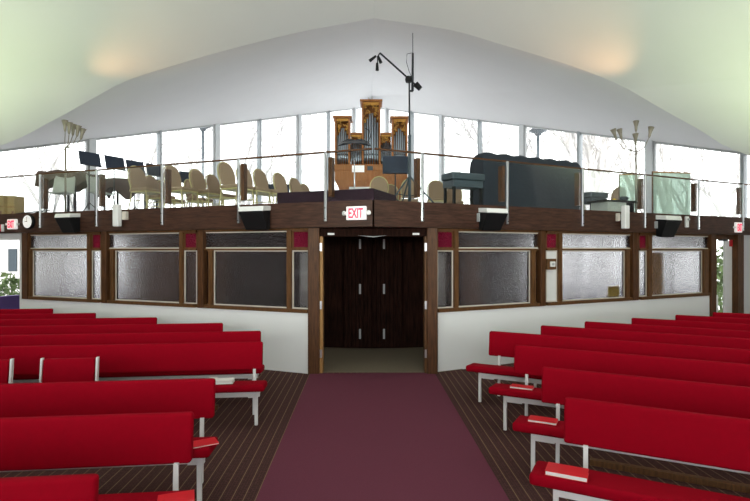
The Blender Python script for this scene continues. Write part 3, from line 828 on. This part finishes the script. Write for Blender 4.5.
# ------------------------------------------------------------------ gallery furniture
def banquet_chair(label, loc, rz, group='tan gallery chairs'):
    e = empty('banquet_chair', label, 'chair', loc, rz, group)
    # faces +x : back at -x
    out = []
    for a in range(0, 13):
        t = math.pi * a / 12
        out.append((.19 * math.cos(t), .72 + .21 * math.sin(t)))
    poly = [(.17, .50), (.195, .66)] + out + [(-.195, .66), (-.17, .50)]
    def lean(z): return -.21 - (z - .45) * .22
    mb = MB(); mb.prism([V((lean(z) , y * .96, z)) for y, z in poly], (.045, 0, 0), .010); mb.make('backrest', 'tan_fabric', e, False)
    MB().tube([V((lean(z) + .0, y * 1.04, z + .004)) for y, z in ([(.205, .42)] + poly + [(-.205, .42)])], .012, 8).make('back_frame', 'gold_metal', e)
    MB().box(-.21, .22, -.21, .21, .42, .49, .03, 3).make('seat', 'tan_fabric', e, True)
    MB().box(-.20, .21, -.205, .205, .395, .425, .008, 1).make('seat_frame', 'gold_metal', e)
    for sx in (-1, 1):
        for sy in (-1, 1):
            MB().tube([(sx * .19, sy * .19, .41), (sx * .21, sy * .20, .22), (sx * (.25 if sx > 0 else .27), sy * .21, 0)], .013, 8, .010).make('leg', 'gold_metal', e)
    for sy in (-1, 1): MB().tube([(.21, sy * .198, .24), (-.21, sy * .198, .24)], .008, 6).make('side_stretcher', 'gold_metal', e)
    MB().tube([(lean(.88) + .03, -.05, .90), (lean(.9) + .03, 0, .912), (lean(.88) + .03, .05, .90)], .014, 6).make('hand_grip', 'gold_metal', e)
    return e
first = banquet_chair('tan banquet chair farthest left at the guard, in front of the covered table', (pxX(147, 9.5), 9.5, ZB), R(-24))
CH = [(153, 10.9, -35, 'small-looking tan chair behind the post left of the second chair'), (174, 9.55, -40, 'tan chair just right of the third guard post'),
      (199.5, 10.0, -38, 'tan chair behind glass, second right of the third guard post'), (214.5, 10.7, -38, 'tan chair third right of the third guard post, partly hidden'),
      (229, 9.2, -42, 'tall tan chair touching the fourth guard post on its left'), (247, 9.6, -40, 'tan chair partly behind the fourth guard post'),
      (263, 10.0, -40, 'tan chair right of the fourth guard post above the loudspeaker'), (282, 10.5, -42, 'tan chair left of the podium, third right of the fourth guard post'),
      (297, 11.2, -42, 'tan chair beyond the podium end'), (306, 12.2, -42, 'rearmost tan chair of the left group beyond the podium'),
      (192, 11.5, -30, 'low-showing tan chair in the second row behind the third guard post'), (164, 11.7, -30, 'tan chair in the back row behind the second chair'),
      (379, 11.3, 90, 'tan chair turned its back, under the black music desk beside the organ'), (392, 12.6, 80, 'tan chair half hidden behind the microphone tripod'), (408, 11.6, 95, 'tan chair behind the tall microphone pole'),
      (437, 11.3, -92, 'tan chair facing us left of the slate bench'), (454.5, 12.1, -95, 'tan chair just behind the slate bench'), (612, 12.6, -150, 'tan chair turned sideways behind the cream cabinet')]
for x, Y, rz, lb in CH:
    if -60 < rz < 0: x += 8; rz += 14; Y -= .15
    dup(first, lb, (pxX(x, Y), Y, ZB), R(rz))

# pipe organ
OY = 14.0
og = empty('pipe_organ', 'oak pipe organ with three towers of tin pipes and gilt carving', 'organ', (pxX(371, OY), OY, ZB))
def ox(x): return (x - 371) / F * OY
def oz(y): return H + (CY - y) / F * OY - ZB
def tower(x0, x1, yt, yb, npipe, name, spread):
    a, b = ox(x0), ox(x1); zt, zb = oz(yt), oz(yb)
    MB().box(a - .05, b + .05, -.32, .30, zt - .06, zt, .012, 2).make('cornice', 'organ_oak', og)
    MB().box(a, b, .24, .28, zb, zt - .06).make('back_panel', 'organ_oak', og)
    for p in (a, b - .05): MB().box(p, p + .05, -.27, .28, zb, zt - .06, .005, 1).make('side_post', 'organ_oak', og)
    # carving above the pipes
    rnd = random.Random(int(x0)); mb = MB(); hc = (zt - zb) * .28
    w = b - a - .1
    for k in range(46):
        u = rnd.random(); v = rnd.random()
        edge = abs(u - .5) * 2
        if v > .30 + .7 * edge: continue
        cx_, cz_ = a + .05 + u * w, zt - .10 - v * hc * 1.15
        r = rnd.uniform(.025, .045); th = rnd.uniform(0, 6.28)
        pts = [V((cx_ + math.cos(th + q * .7) * r * (1 - q * .1), -.22 - .012 * math.sin(q), cz_ + math.sin(th + q * .7) * r * (1 - q * .1))) for q in range(7)]
        mb.tube(pts, .013, 5, .006)
    mb.box(a + .05, b - .05, -.21, -.20, zt - .13, zt - .06)
    mb.make('carving', 'carved_gilt', og)
    pw = w / npipe
    for k in range(npipe):
        e_ = abs((k + .5) / npipe - .5) * 2
        top = zt - .22 - hc * (.15 + .75 * e_)
        cx_ = a + .05 + pw * (k + .5)
        yy = -.16 + .10 * e_
        mb = MB(); mb.lathe([(pw * .12, 0), (pw * .44, .22), (pw * .44, top - zb - .02), (pw * .40, top - zb)], (cx_, yy, zb + .02), 14)
        o = mb.make('pipe', 'pipe_tin', og)
        MB().box(cx_ - pw * .16, cx_ + pw * .16, yy - pw * .47, yy - pw * .30, zb + .27, zb + .32).make('pipe_mouth', 'black_metal', o)
tower(335.5, 350.5, 118.5, 166, 6, 'l', 1); tower(362, 380.5, 102.5, 166, 6, 'c', 1); tower(391.5, 407, 119, 166, 6, 'r', 1)
for x0, x1, n in ((350.8, 361.8, 5), (380.7, 391.2, 5)):
    a, b = ox(x0), ox(x1); zt, zb = oz(134), oz(166)
    MB().box(a, b, -.18, .26, zt - .05, zt, .008, 1).make('cornice', 'organ_oak', og)
    MB().box(a, b, .2, .24, zb, zt - .05).make('back_panel', 'organ_oak', og)
    mb = MB(); rnd = random.Random(n + int(x0))
    for k in range(16):
        cx_, cz_ = a + rnd.random() * (b - a), zt - .08 - rnd.random() * .18
        th = rnd.uniform(0, 6.28); r = .03
        mb.tube([V((cx_ + math.cos(th + q * .8) * r, -.13, cz_ + math.sin(th + q * .8) * r)) for q in range(6)], .011, 5, .006)
    mb.box(a, b, -.11, -.10, zt - .10, zt - .05)
    mb.make('carving', 'carved_gilt', og)
    for k in range(n):
        pw = (b - a) / n; e_ = 1 - abs((k + .5) / n - .5) * 2
        top = zt - .36 + .12 * e_
        MB().lathe([(pw * .12, 0), (pw * .44, .15), (pw * .44, top - zb)], (a + pw * (k + .5), -.06, zb + .02), 12).make('pipe', 'pipe_tin', og)
MB().box(ox(334.5), ox(408), -.30, .32, oz(172), oz(166), .01, 1).make('impost', 'organ_oak', og)
MB().box(ox(335.5), ox(407), -.28, .30, oz(182), oz(172), .0, 1).make('name_board', 'organ_oak', og)
MB().hexa([V((ox(348), -.2, oz(210))), V((ox(397), -.2, oz(210))), V((ox(397), .28, oz(210))), V((ox(348), .28, oz(210))), V((ox(336), -.26, oz(182))), V((ox(406), -.26, oz(182))), V((ox(406), .3, oz(182))), V((ox(336), .3, oz(182)))]).make('flared_case', 'organ_oak', og)
MB().box(ox(346), ox(397), -.24, .28, 0, oz(208), .01, 1).make('base_case', 'organ_oak', og)
kb = MB().box(ox(350), ox(392), -.48, -.2, oz(192), oz(189), .006, 1).make('keyboard', 'white_paint', og)
MB().box(ox(350), ox(392), -.48, -.2, oz(193.5), oz(192.1)).make('key_shelf', 'black_plastic', kb)
MB().box(ox(352.5), ox(364.5), -.31, -.285, oz(173.8), oz(167.3)).make('lit_panel', 'sign_white', og)
MB().box(ox(367.5), ox(373), -.31, -.285, oz(172), oz(168)).make('side_plate', 'slate_vinyl', og)
for sx in (-.03, .03): MB().tube([(ox(370.5) + sx * .4, 0, oz(102.5)), (ox(370.5) + sx * 2.0, 0, oz(97.5))], .008, 6).make('finial', 'gold_metal', og)
ob = empty('organ_bench', 'cream organ bench below the pipe organ keyboard', 'bench', (pxX(362, 13.0), 13.0, ZB))
MB().box(-.35, .35, -.15, .15, .50, .56, .01, 2).make('bench_top', 'shell_plastic', ob)
for sx in (-.3, .3): MB().box(sx - .02, sx + .02, -.13, .13, 0, .5).make('leg', 'organ_oak', ob)

# conductor podium
pp_ = WF['L'] @ V((-.03, .16, 0))
a, b = rng(291, 372)
pd = MB().box(a - .3, -.02, .08, 1.10, ZB, ZB + .205, .01, 1).make('podium', 'purple_carpet'); pd.matrix_world = WF['L']
tag(pd, 'low dark purple carpeted podium behind the guard over the doorway', 'podium')

# music stands
def music_stand(label, loc, rz, h=1.2, tilt=62, w=.27, dh=.17, mat='black_metal', group=None):
    e = empty('music_stand', label, 'music stand', loc, rz, group)
    t = R(tilt)
    m = M.Translation(V((0, 0, h))) @ M.Rotation(t - R(90), 4, 'X')
    mb = MB(); mb.box(-w, w, -.004, .004, -dh, dh, .002, 1, m); mb.make('desk', mat, e)
    MB().box(-w, w, -.055, -.004, -dh, -dh + .006, m=m).make('ledge', mat, e)
    MB().tube([(0, .03, .12), (0, .03, h - .02)], .012, 8).make('pole', 'black_metal', e)
    for k in range(3):
        a = R(90 + 120 * k); MB().tube([(0, .03, .26), (math.cos(a) * .15, .03 + math.sin(a) * .15, .12), (math.cos(a) * .28, .03 + math.sin(a) * .28, .012)], .009, 6).make('leg', 'black_metal', e)
    return e
nv = [(90, 9.9, 'nearest and leftmost of the navy row'), (115, 10.35, 'second of the navy row'), (135.5, 10.85, 'third of the navy row, above the first chair'), (155, 11.3, 'fourth of the navy row, behind chair backs')]
for i, (x, Y, lb) in enumerate(nv):
    music_stand('navy music stand with tilted desk, ' + lb, (pxX(x, Y), Y, ZB), R(61), 1.12, 76, .215, .145, 'navy', 'navy music stands behind the left chairs')
music_stand('navy music stand with low desk in the gap right of the third guard post', (pxX(190, 12.3), 12.3, ZB), R(40), 1.10, 76, .25, .15, 'navy')
music_stand('navy music stand with low desk between the rear chairs by the podium', (pxX(278, 13.2), 13.2, ZB), R(0), .92, 76, .30, .15, 'navy')
music_stand('black music stand with upright desk in front of the microphone tripod', (pxX(395.5, 9.0), 9.0, ZB), R(4), .85, 78, .235, .17, 'navy')
cs = empty('conductor_stand', 'black conductor stand with spread open desk in front of the organ', 'music stand', (pxX(354.5, 9.2), 9.2, ZB))
zt = H + (CY - 143.5) / F * 9.2 - ZB
MB().tube([(0, 0, .02), (0, 0, zt - .03)], .011, 8).make('pole', 'steel', cs)
MB().lathe([(.17, 0), (.17, .015), (.02, .03)], (0, 0, 0), 20).make('base', 'black_metal', cs)
mb = MB()
for k in (-1, 1):
    pts = [V((0, -.12, zt - .02)), V((k * .20, -.14, zt - .035)), V((k * .30, -.10, zt - .075)), V((k * .27, .16, zt + .04)), V((k * .12, .18, zt + .12)), V((0, .20, zt + .10))]
    mb.prism(pts, (0, 0, .012))
mb.make('desk', 'black_metal', cs)
gz = zt + .02
MB().tube([(.24, 0, gz), (.30, 0, gz + .12), (.27, 0, gz + .22), (.20, 0, gz + .26)], .008, 6).make('gooseneck_lamp', 'black_metal', cs)

# tall microphone stand
MYY = 8.7
ms = empty('microphone_stand', 'tall black tripod stand with boom and hanging microphones', 'microphone stand', (pxX(409.5, MYY), MYY, ZB))
def mp(x, y, dy=0): 
    q = at(x, y, MYY + dy); return V((q.x - ms.location.x, dy, q.z - ZB))
MB().tube([mp(409.5, 203), mp(409.5, 135)], .028, 12).make('lower_pole', 'slate_vinyl', ms)
MB().tube([mp(409.5, 137), mp(409.3, 79)], .017, 12, .014).make('upper_pole', 'black_metal', ms)
for dx, dy in ((-17, -.25), (20, -.2), (-6, .5)):
    z0 = mp(409.5, 176); f_ = V((dx / F * MYY * 1.4, dy, .015))
    l = MB().tube([z0, f_], .014, 8).make('leg', 'slate_vinyl', ms)
    MB().tube([mp(409.5, 196), z0.lerp(f_, .55)], .008, 6).make('brace', 'black_metal', l)
bm_ = MB().tube([mp(380, 53), mp(409, 79), mp(418, 87)], .017, 8).make('boom', 'black_metal', ms)
MB().tube([mp(415.5, 84), mp(420.5, 89)], .055, 12, .045).make('counterweight', 'black_plastic', bm_)
MB().lathe([(.05, -.05), (.06, 0), (.05, .05)], mp(408.5, 79.5), 12).make('boom_clamp', 'black_plastic', ms)
MB().tube([mp(412.5, 91), mp(412.8, 53)], .024, 10, .018).make('side_pole', 'black_metal', ms)
MB().tube([mp(412.8, 53), mp(412.8, 33)], .006, 6).make('antenna', 'black_metal', ms)
MB().box(mp(409, 91).x, mp(413, 91).x, -.02, .02, mp(409, 91.8).z, mp(409, 90.2).z).make('side_clamp', 'black_metal', ms)
MB().tube([mp(411.5, 53), mp(407, 54), mp(406.5, 62), mp(409, 71), mp(411.5, 77)], .005, 6).make('cable', 'black_plastic', ms)
mc = MB().tube([mp(380, 53), mp(377.5, 57), mp(377.5, 64)], .012, 8).make('microphone_bar', 'black_metal', ms)
for a_, b_ in (((376, 56), (369.5, 61)), ((378, 56), (381, 63)), ((377.2, 63), (377.2, 70.5))):
    MB().tube([mp(*a_), mp(*b_)], .02, 8, .03).make('microphone', 'black_plastic', mc)

# quilt covered piano on the right
s, u0, t0 = wu(483.5, -.75); s, u1, t1 = wu(582, -.75)
rzR = WF['R'].to_euler().z
um = (u0 + u1) / 2; hw = (u1 - u0) / 2
pn = empty('covered_piano', 'upright piano under a dark blue quilted cover behind the right guard', 'piano', WF['R'] @ V((um, .75, ZB)), rzR)
rows = []
NP = 60
prof = [(0.0, .06), (.0, .80), (.02, .93), (.07, .975), (.15, .985), (.25, .985), (.33, .975), (.38, .93), (.40, .80), (.40, .06)]
for i in range(NP + 1):
    x = -hw + 2 * hw * i / NP
    ed = min(i, NP - i) / NP * 2 * hw
    sh = 1 - max(0, (.10 - ed)) ** 2 * 8
    rows.append([V((x, y + .012 * math.sin(x * 11 + z * 3) * (1 if z < .9 else .2), z * (sh if z > .7 else 1) + (.012 * math.sin(x * 17) if z > .7 else .015 * math.sin(x * 9)))) for y, z in prof])
mb = MB(); mb.grid(rows)
mb.b.faces.new([v for v in mb.b.verts[:len(prof)]]); mb.b.verts.ensure_lookup_table()
mb.b.faces.new([mb.b.verts[i] for i in range(NP * len(prof), (NP + 1) * len(prof))])
mb.make('quilted_cover', 'blue_quilt', pn)
MB().box(-hw + .04, hw - .04, .05, .36, 0, .85).make('case', 'black_plastic', pn)
for sx in (-1, 1): MB().lathe([(.03, 0), (.03, .05)], (sx * (hw - .1), .08, .0), 10).make('caster', 'black_metal', pn)
pn.scale = (1, 1, 1.09)
# benches
def bench(px, Y, w, h, lb, rz):
    e = empty('piano_bench', lb, 'bench', (pxX(px, Y), Y, ZB), rz)
    MB().box(-w, w, -.18, .18, h - .12, h, .025, 3).make('padded_top', 'slate_vinyl', e)
    MB().box(-w + .03, w - .03, -.16, .16, h - .24, h - .125, .004, 1).make('box_frame', 'slate_vinyl', e)
    for sx in (-1, 1):
        for sy in (-1, 1): MB().box(sx * (w - .06) - .02, sx * (w - .06) + .02, sy * .13 - .02, sy * .13 + .02, 0, h - .24).make('leg', 'black_plastic', e)
bench(463, 8.45, .33, .60, 'slate padded piano bench left of the covered piano', rzR)
bench(593, 10.6, .26, .53, 'slate padded bench showing right of the covered piano', rzR)
# cream cabinet with black top
s, u, t = wu(615.5, -.35)
cb = empty('low_cabinet', 'low cream cabinet with black top at the right guard', 'cabinet', WF['R'] @ V((u, .45, ZB)), rzR)
MB().box(-.33, .18, -.2, .2, .0, .24, .006, 1).make('body', 'shell_plastic', cb)
MB().box(-.40, .45, -.23, .23, .24, .275, .006, 1).make('worktop', 'black_plastic', cb)
MB().box(.36, .40, -.2, .2, 0, .24).make('leg', 'black_plastic', cb)
o = MB().box(-.16, .16, -.02, .02, 0, .26, .01, 1).make('white_folder', 'paper'); o.location = WF['R'] @ V((u - .10, 1.10, ZB)); o.rotation_euler = (R(-8), 0, rzR)
tag(o, 'white panel leaning behind the low cream cabinet', 'panel')
o = MB().lathe([(.03, 0), (.06, .03), (.075, .07), (.05, .10)], (0, 0, 0), 14).make('grey_bag', 'slate_vinyl'); o.location = WF['R'] @ V((u + .30, .40, ZB + .275)); 
tag(o, 'small slate bag on the right end of the cabinet top', 'bag'); o.scale = (1.3, 1, 1)
o = MB().lathe([(.03, 0), (.05, .02), (.02, .05)], (0, 0, 0), 8).make('yellow_duster', 'yellow_paper'); o.location = WF['R'] @ V((u + .05, .42, ZB + .275))
tag(o, 'small yellow item on the cabinet top in front of the tan chair', 'duster')
# pale green screens
for x0, x1, y0, y1, Y, rz, lb in ((620, 637, 174, 204, 10.6, -8, 'pale green clear screen with dark edge left of the right branched lamp'), (650.5, 693, 172, 210, 10.65, 10, 'large pale green clear screen with wooden top right of the right branched lamp')):
    p0 = at(x0, y0, Y); p1 = at(x1, y1, Y)
    e = empty('acrylic_screen', lb, 'screen', ((p0.x + p1.x) / 2, Y, ZB), R(rz))
    w = (p1.x - p0.x) / 2; h = p0.z - ZB
    MB().box(-w, w, -.004, .004, .03, h - .02).make('screen_panel', 'green_acrylic', e)
    MB().box(-w - .01, w + .01, -.015, .015, h - .025, h).make('top_rail', 'gold_wood', e)
    MB().box(-w - .02, -w, -.012, .012, 0, h).make('edge_strip', 'mullion_wood' , e)
    for sx in (-1, 1): MB().box(sx * w * .8 - .02, sx * w * .8 + .02, -.2, .2, 0, .03).make('foot', 'black_metal', e)

# draped piano and table on the left
def draped(name, lb, cat, px0, px1, Y, y_top, depth, rz, seed, hang):
    x0, x1 = pxX(px0, Y), pxX(px1, Y); z1 = H + (CY - y_top) / F * Y - ZB
    e = empty(name, lb, cat, ((x0 + x1) / 2, Y, ZB), rz)
    w = (x1 - x0) / 2; rnd = random.Random(seed)
    pts = []
    n = 72; P = []
    cor = [(-w, -depth / 2), (w, -depth / 2), (w, depth / 2), (-w, depth / 2)]
    for k in range(4):
        a, b = cor[k], cor[(k + 1) % 4]
        for j in range(n // 4): P.append((a[0] + (b[0] - a[0]) * j * 4 / n, a[1] + (b[1] - a[1]) * j * 4 / n))
    rows = []
    for f, ins in ((0, .75), (0, .96), (.02, 1.0), (.10, 1.02), (.4, 1.05), (1.0, 1.08)):
        row = []
        for j, (x, y) in enumerate(P):
            wv = .02 * math.sin(j * 1.9 + seed) * f
            hh = hang * (1 + .35 * math.sin(j * .13 * seed + 1) * (f if f > .5 else 0))
            row.append(V((x * (ins + wv), y * (ins + wv * 2), z1 - f * hh + (.012 * math.sin(j * .5 + seed) if f < .05 else 0))))
        rows.append(row + [row[0]])
    mb = MB(); mb.grid(rows)
    mb.b.verts.ensure_lookup_table(); mb.b.faces.new([mb.b.verts[i] for i in range(len(P))])
    mb.make('cloth_cover', 'brown_cloth', e)
    MB().box(-w * .95, w * .95, -depth * .45, depth * .45, z1 - .10, z1 - .03).make('top', 'organ_oak', e)
    for sx in (-1, 1):
        for sy in (-1, 1): MB().tube([(sx * w * .8, sy * depth * .36, 0), (sx * w * .8, sy * depth * .36, z1 - .1)], .03, 8).make('leg', 'black_metal', e)
draped('draped_piano', 'brown cloth draped keyboard at the far left of the gallery', 'piano', 52, 91, 11.0, 173.5, .9, R(-8), 3, .26)
draped('covered_table', 'long low brown cloth covered table behind the first tan chair', 'table', 104, 158, 12.6, 180, .7, R(-8), 5, .34)
# shell chairs
def shell_chair(lb, loc, rz):
    e = empty('shell_chair', lb, 'chair', loc, rz, 'plastic shell chairs')
    rows = []
    for i in range(13):
        t = i / 12
        if t < .5: x = .22 - .42 * (t / .5); z = .45 - .02 * math.sin(t * 6.28)
        else: k = (t - .5) / .5; x = -.20 - .10 * k; z = .45 + .36 * k
        w = .21 * (1 - .10 * abs(t - .4)) if t < .92 else .18
        rows.append([V((x + .05 * (abs(j) / 4) ** 2 * (t > .5), w * j / 4, z + .03 * (abs(j) / 4) ** 2)) for j in range(-4, 5)])
    o = MB().grid(rows).make('shell', 'shell_plastic', e); so = o.modifiers.new('t', 'SOLIDIFY'); so.thickness = .008
    for sx in (-1, 1):
        for sy in (-1, 1): MB().tube([(sx * .12, sy * .12, .44), (sx * .20, sy * .21, 0)], .010, 6).make('leg', 'steel', e)
    return e
shell_chair('pale plastic shell chair under the brown draped keyboard', (pxX(60, 10.05), 10.05, ZB), R(-80))
shell_chair('pale plastic shell chair right of the brown draped keyboard', (pxX(103, 10.1), 10.1, ZB), R(-20))
# cardboard boxes
for x0, x1, y0, lb, Y in ((-10, 9, 196, 'cardboard box at the left end of the gallery, the one cut by the frame', 10.35), (12.5, 19.5, 196.5, 'narrow cardboard box right beside the larger one at the left end', 10.45)):
    a, b = pxX(x0, Y), pxX(x1, Y); z = H + (CY - y0) / F * Y
    e = empty('cardboard_box', lb, 'box', ((a + b) / 2, Y, ZB))
    w = (b - a) / 2
    MB().box(-w, w, -.15, .15, 0, z - ZB, .004, 1).make('carton', 'cardboard', e)
    MB().box(-w, w, -.152, -.150, (z - ZB) * .45, (z - ZB) * .50).make('tape', 'gold_wood', e)
    MB().box(w * .2, w * .8, -.153, -.151, .05, .12).make('printed_mark', 'cork', e)
kt = empty('cable_tangle', 'low black folded stand lying by the boxes behind the guard', 'stand', (pxX(32, 10.1), 10.1, ZB), R(-15))
MB().tube([(-.4, 0, .06), (.4, .05, .12)], .012, 6).make('bar', 'black_metal', kt)
MB().tube([(-.3, .05, .012), (.35, -.05, .10)], .010, 6).make('leg', 'black_metal', kt)
MB().tube([(0, -.1, .012), (.2, .08, .10)], .010, 6).make('leg', 'black_metal', kt)

# branched lamps with conical heads
def branch_lamp(px, Y, ybase_join, heads, lb, spots):
    base = V((pxX(px, Y), Y, ZB))
    e = empty('branched_lamp', lb, 'floor lamp', base, 0, 'branched floor lamps')
    MB().lathe([(.15, 0), (.15, .02), (.03, .04)], (0, 0, 0), 24).make('base', 'brass_lamp', e)
    J = at(px, ybase_join, Y) - base
    MB().tube([(0, 0, .03), (0, 0, J.z)], .018, 10).make('pole', 'brass_lamp', e)
    for hx, hy, dy in heads:
        top = at(hx, hy, Y + dy) - base
        d = (V((top.x, top.y, 0)) * .35 + V((0, 0, .5))).normalized()
        tail = top - d * .14
        mid = J.lerp(tail, .5) + V((tail.x * .12, 0, -.06))
        a = MB().tube([J, mid, tail], .008, 8).make('arm', 'brass_lamp', e)
        hd = MB().lathe([(.014, -.15), (.024, -.12), (.030, -.04), (.060, .07), (.054, .07), (.026, -.02)], top, 18, d).make('cone_shade', 'brass_lamp', e)
        MB().lathe([(.015, -.01), (.024, .015), (.015, .04)], top, 12, d).make('bulb', 'lamp_glow', hd)
    return base
branch_lamp(65.5, 9.62, 148, [(65, 124, .1), (69.5, 126, -.1), (73.5, 128, .08), (78, 129, -.05), (82.5, 132, 0)], 'brass branched lamp with five cone shades by the left draped keyboard', 0)
branch_lamp(636, 10.1, 152, [(636, 124.5, .15), (614, 132.5, 0), (620, 132.5, .12), (635.5, 137, -.15), (650.5, 130.5, 0)], 'brass branched lamp with five cone shades by the green screens', 0)

# ------------------------------------------------------------------ light
w = bpy.data.worlds.new('overcast'); S.world = w; w.use_nodes = True
bg = w.node_tree.nodes['Background']; bg.inputs[0].default_value = (1, 1, 1, 1); bg.inputs[1].default_value = 3.3
def light(kind, loc, power, color, size=.3, rot=None, spot=None, target=None, blend=.6):
    l = bpy.data.lights.new('lamp', kind); l.energy = power; l.color = color
    if kind == 'AREA': l.size = size
    else: l.shadow_soft_size = size
    if kind == 'SPOT': l.spot_size = R(spot); l.spot_blend = blend
    o = bpy.data.objects.new('lamp', l); COL.objects.link(o); o.location = loc
    if target is not None:
        o.rotation_euler = (V(target) - V(loc)).to_track_quat('-Z', 'Y').to_euler()
    return o
# ceiling uplights of the nave (greenish discharge lamps high on both sides)
for sx in (-1, 1):
    light('SPOT', (sx * 7.0, 7.3, 1.7), 420, (.78, 1.0, .52), .3, spot=122, target=(sx * 6.9, 7.3, 5), blend=1)
    light('SPOT', (sx * 5.0, -2.5, 2.6), 1500, (.90, 1.0, .89), .4, spot=130, target=(sx * 3.0, 1.5, 7.5))
# branched lamp glow on the vault
light('SPOT', (pxX(74, 9.7), 9.65, 4.25), 85, (1, .52, .22), .05, spot=75, target=tuple(at(150, 66, 9.6)), blend=1)
light('SPOT', (pxX(632, 10.1), 10.0, 4.25), 85, (1, .52, .22), .05, spot=75, target=tuple(at(590, 66, 9.6)), blend=1)
vs = S.view_settings
S.display_settings.display_device = 'sRGB'
vs.view_transform = 'Standard'; vs.look = 'None'; vs.gamma = 1; vs.use_curve_mapping = False; vs.exposure = 0.25
S.cycles.max_bounces = 10; S.cycles.diffuse_bounces = 5; S.cycles.transparent_max_bounces = 24
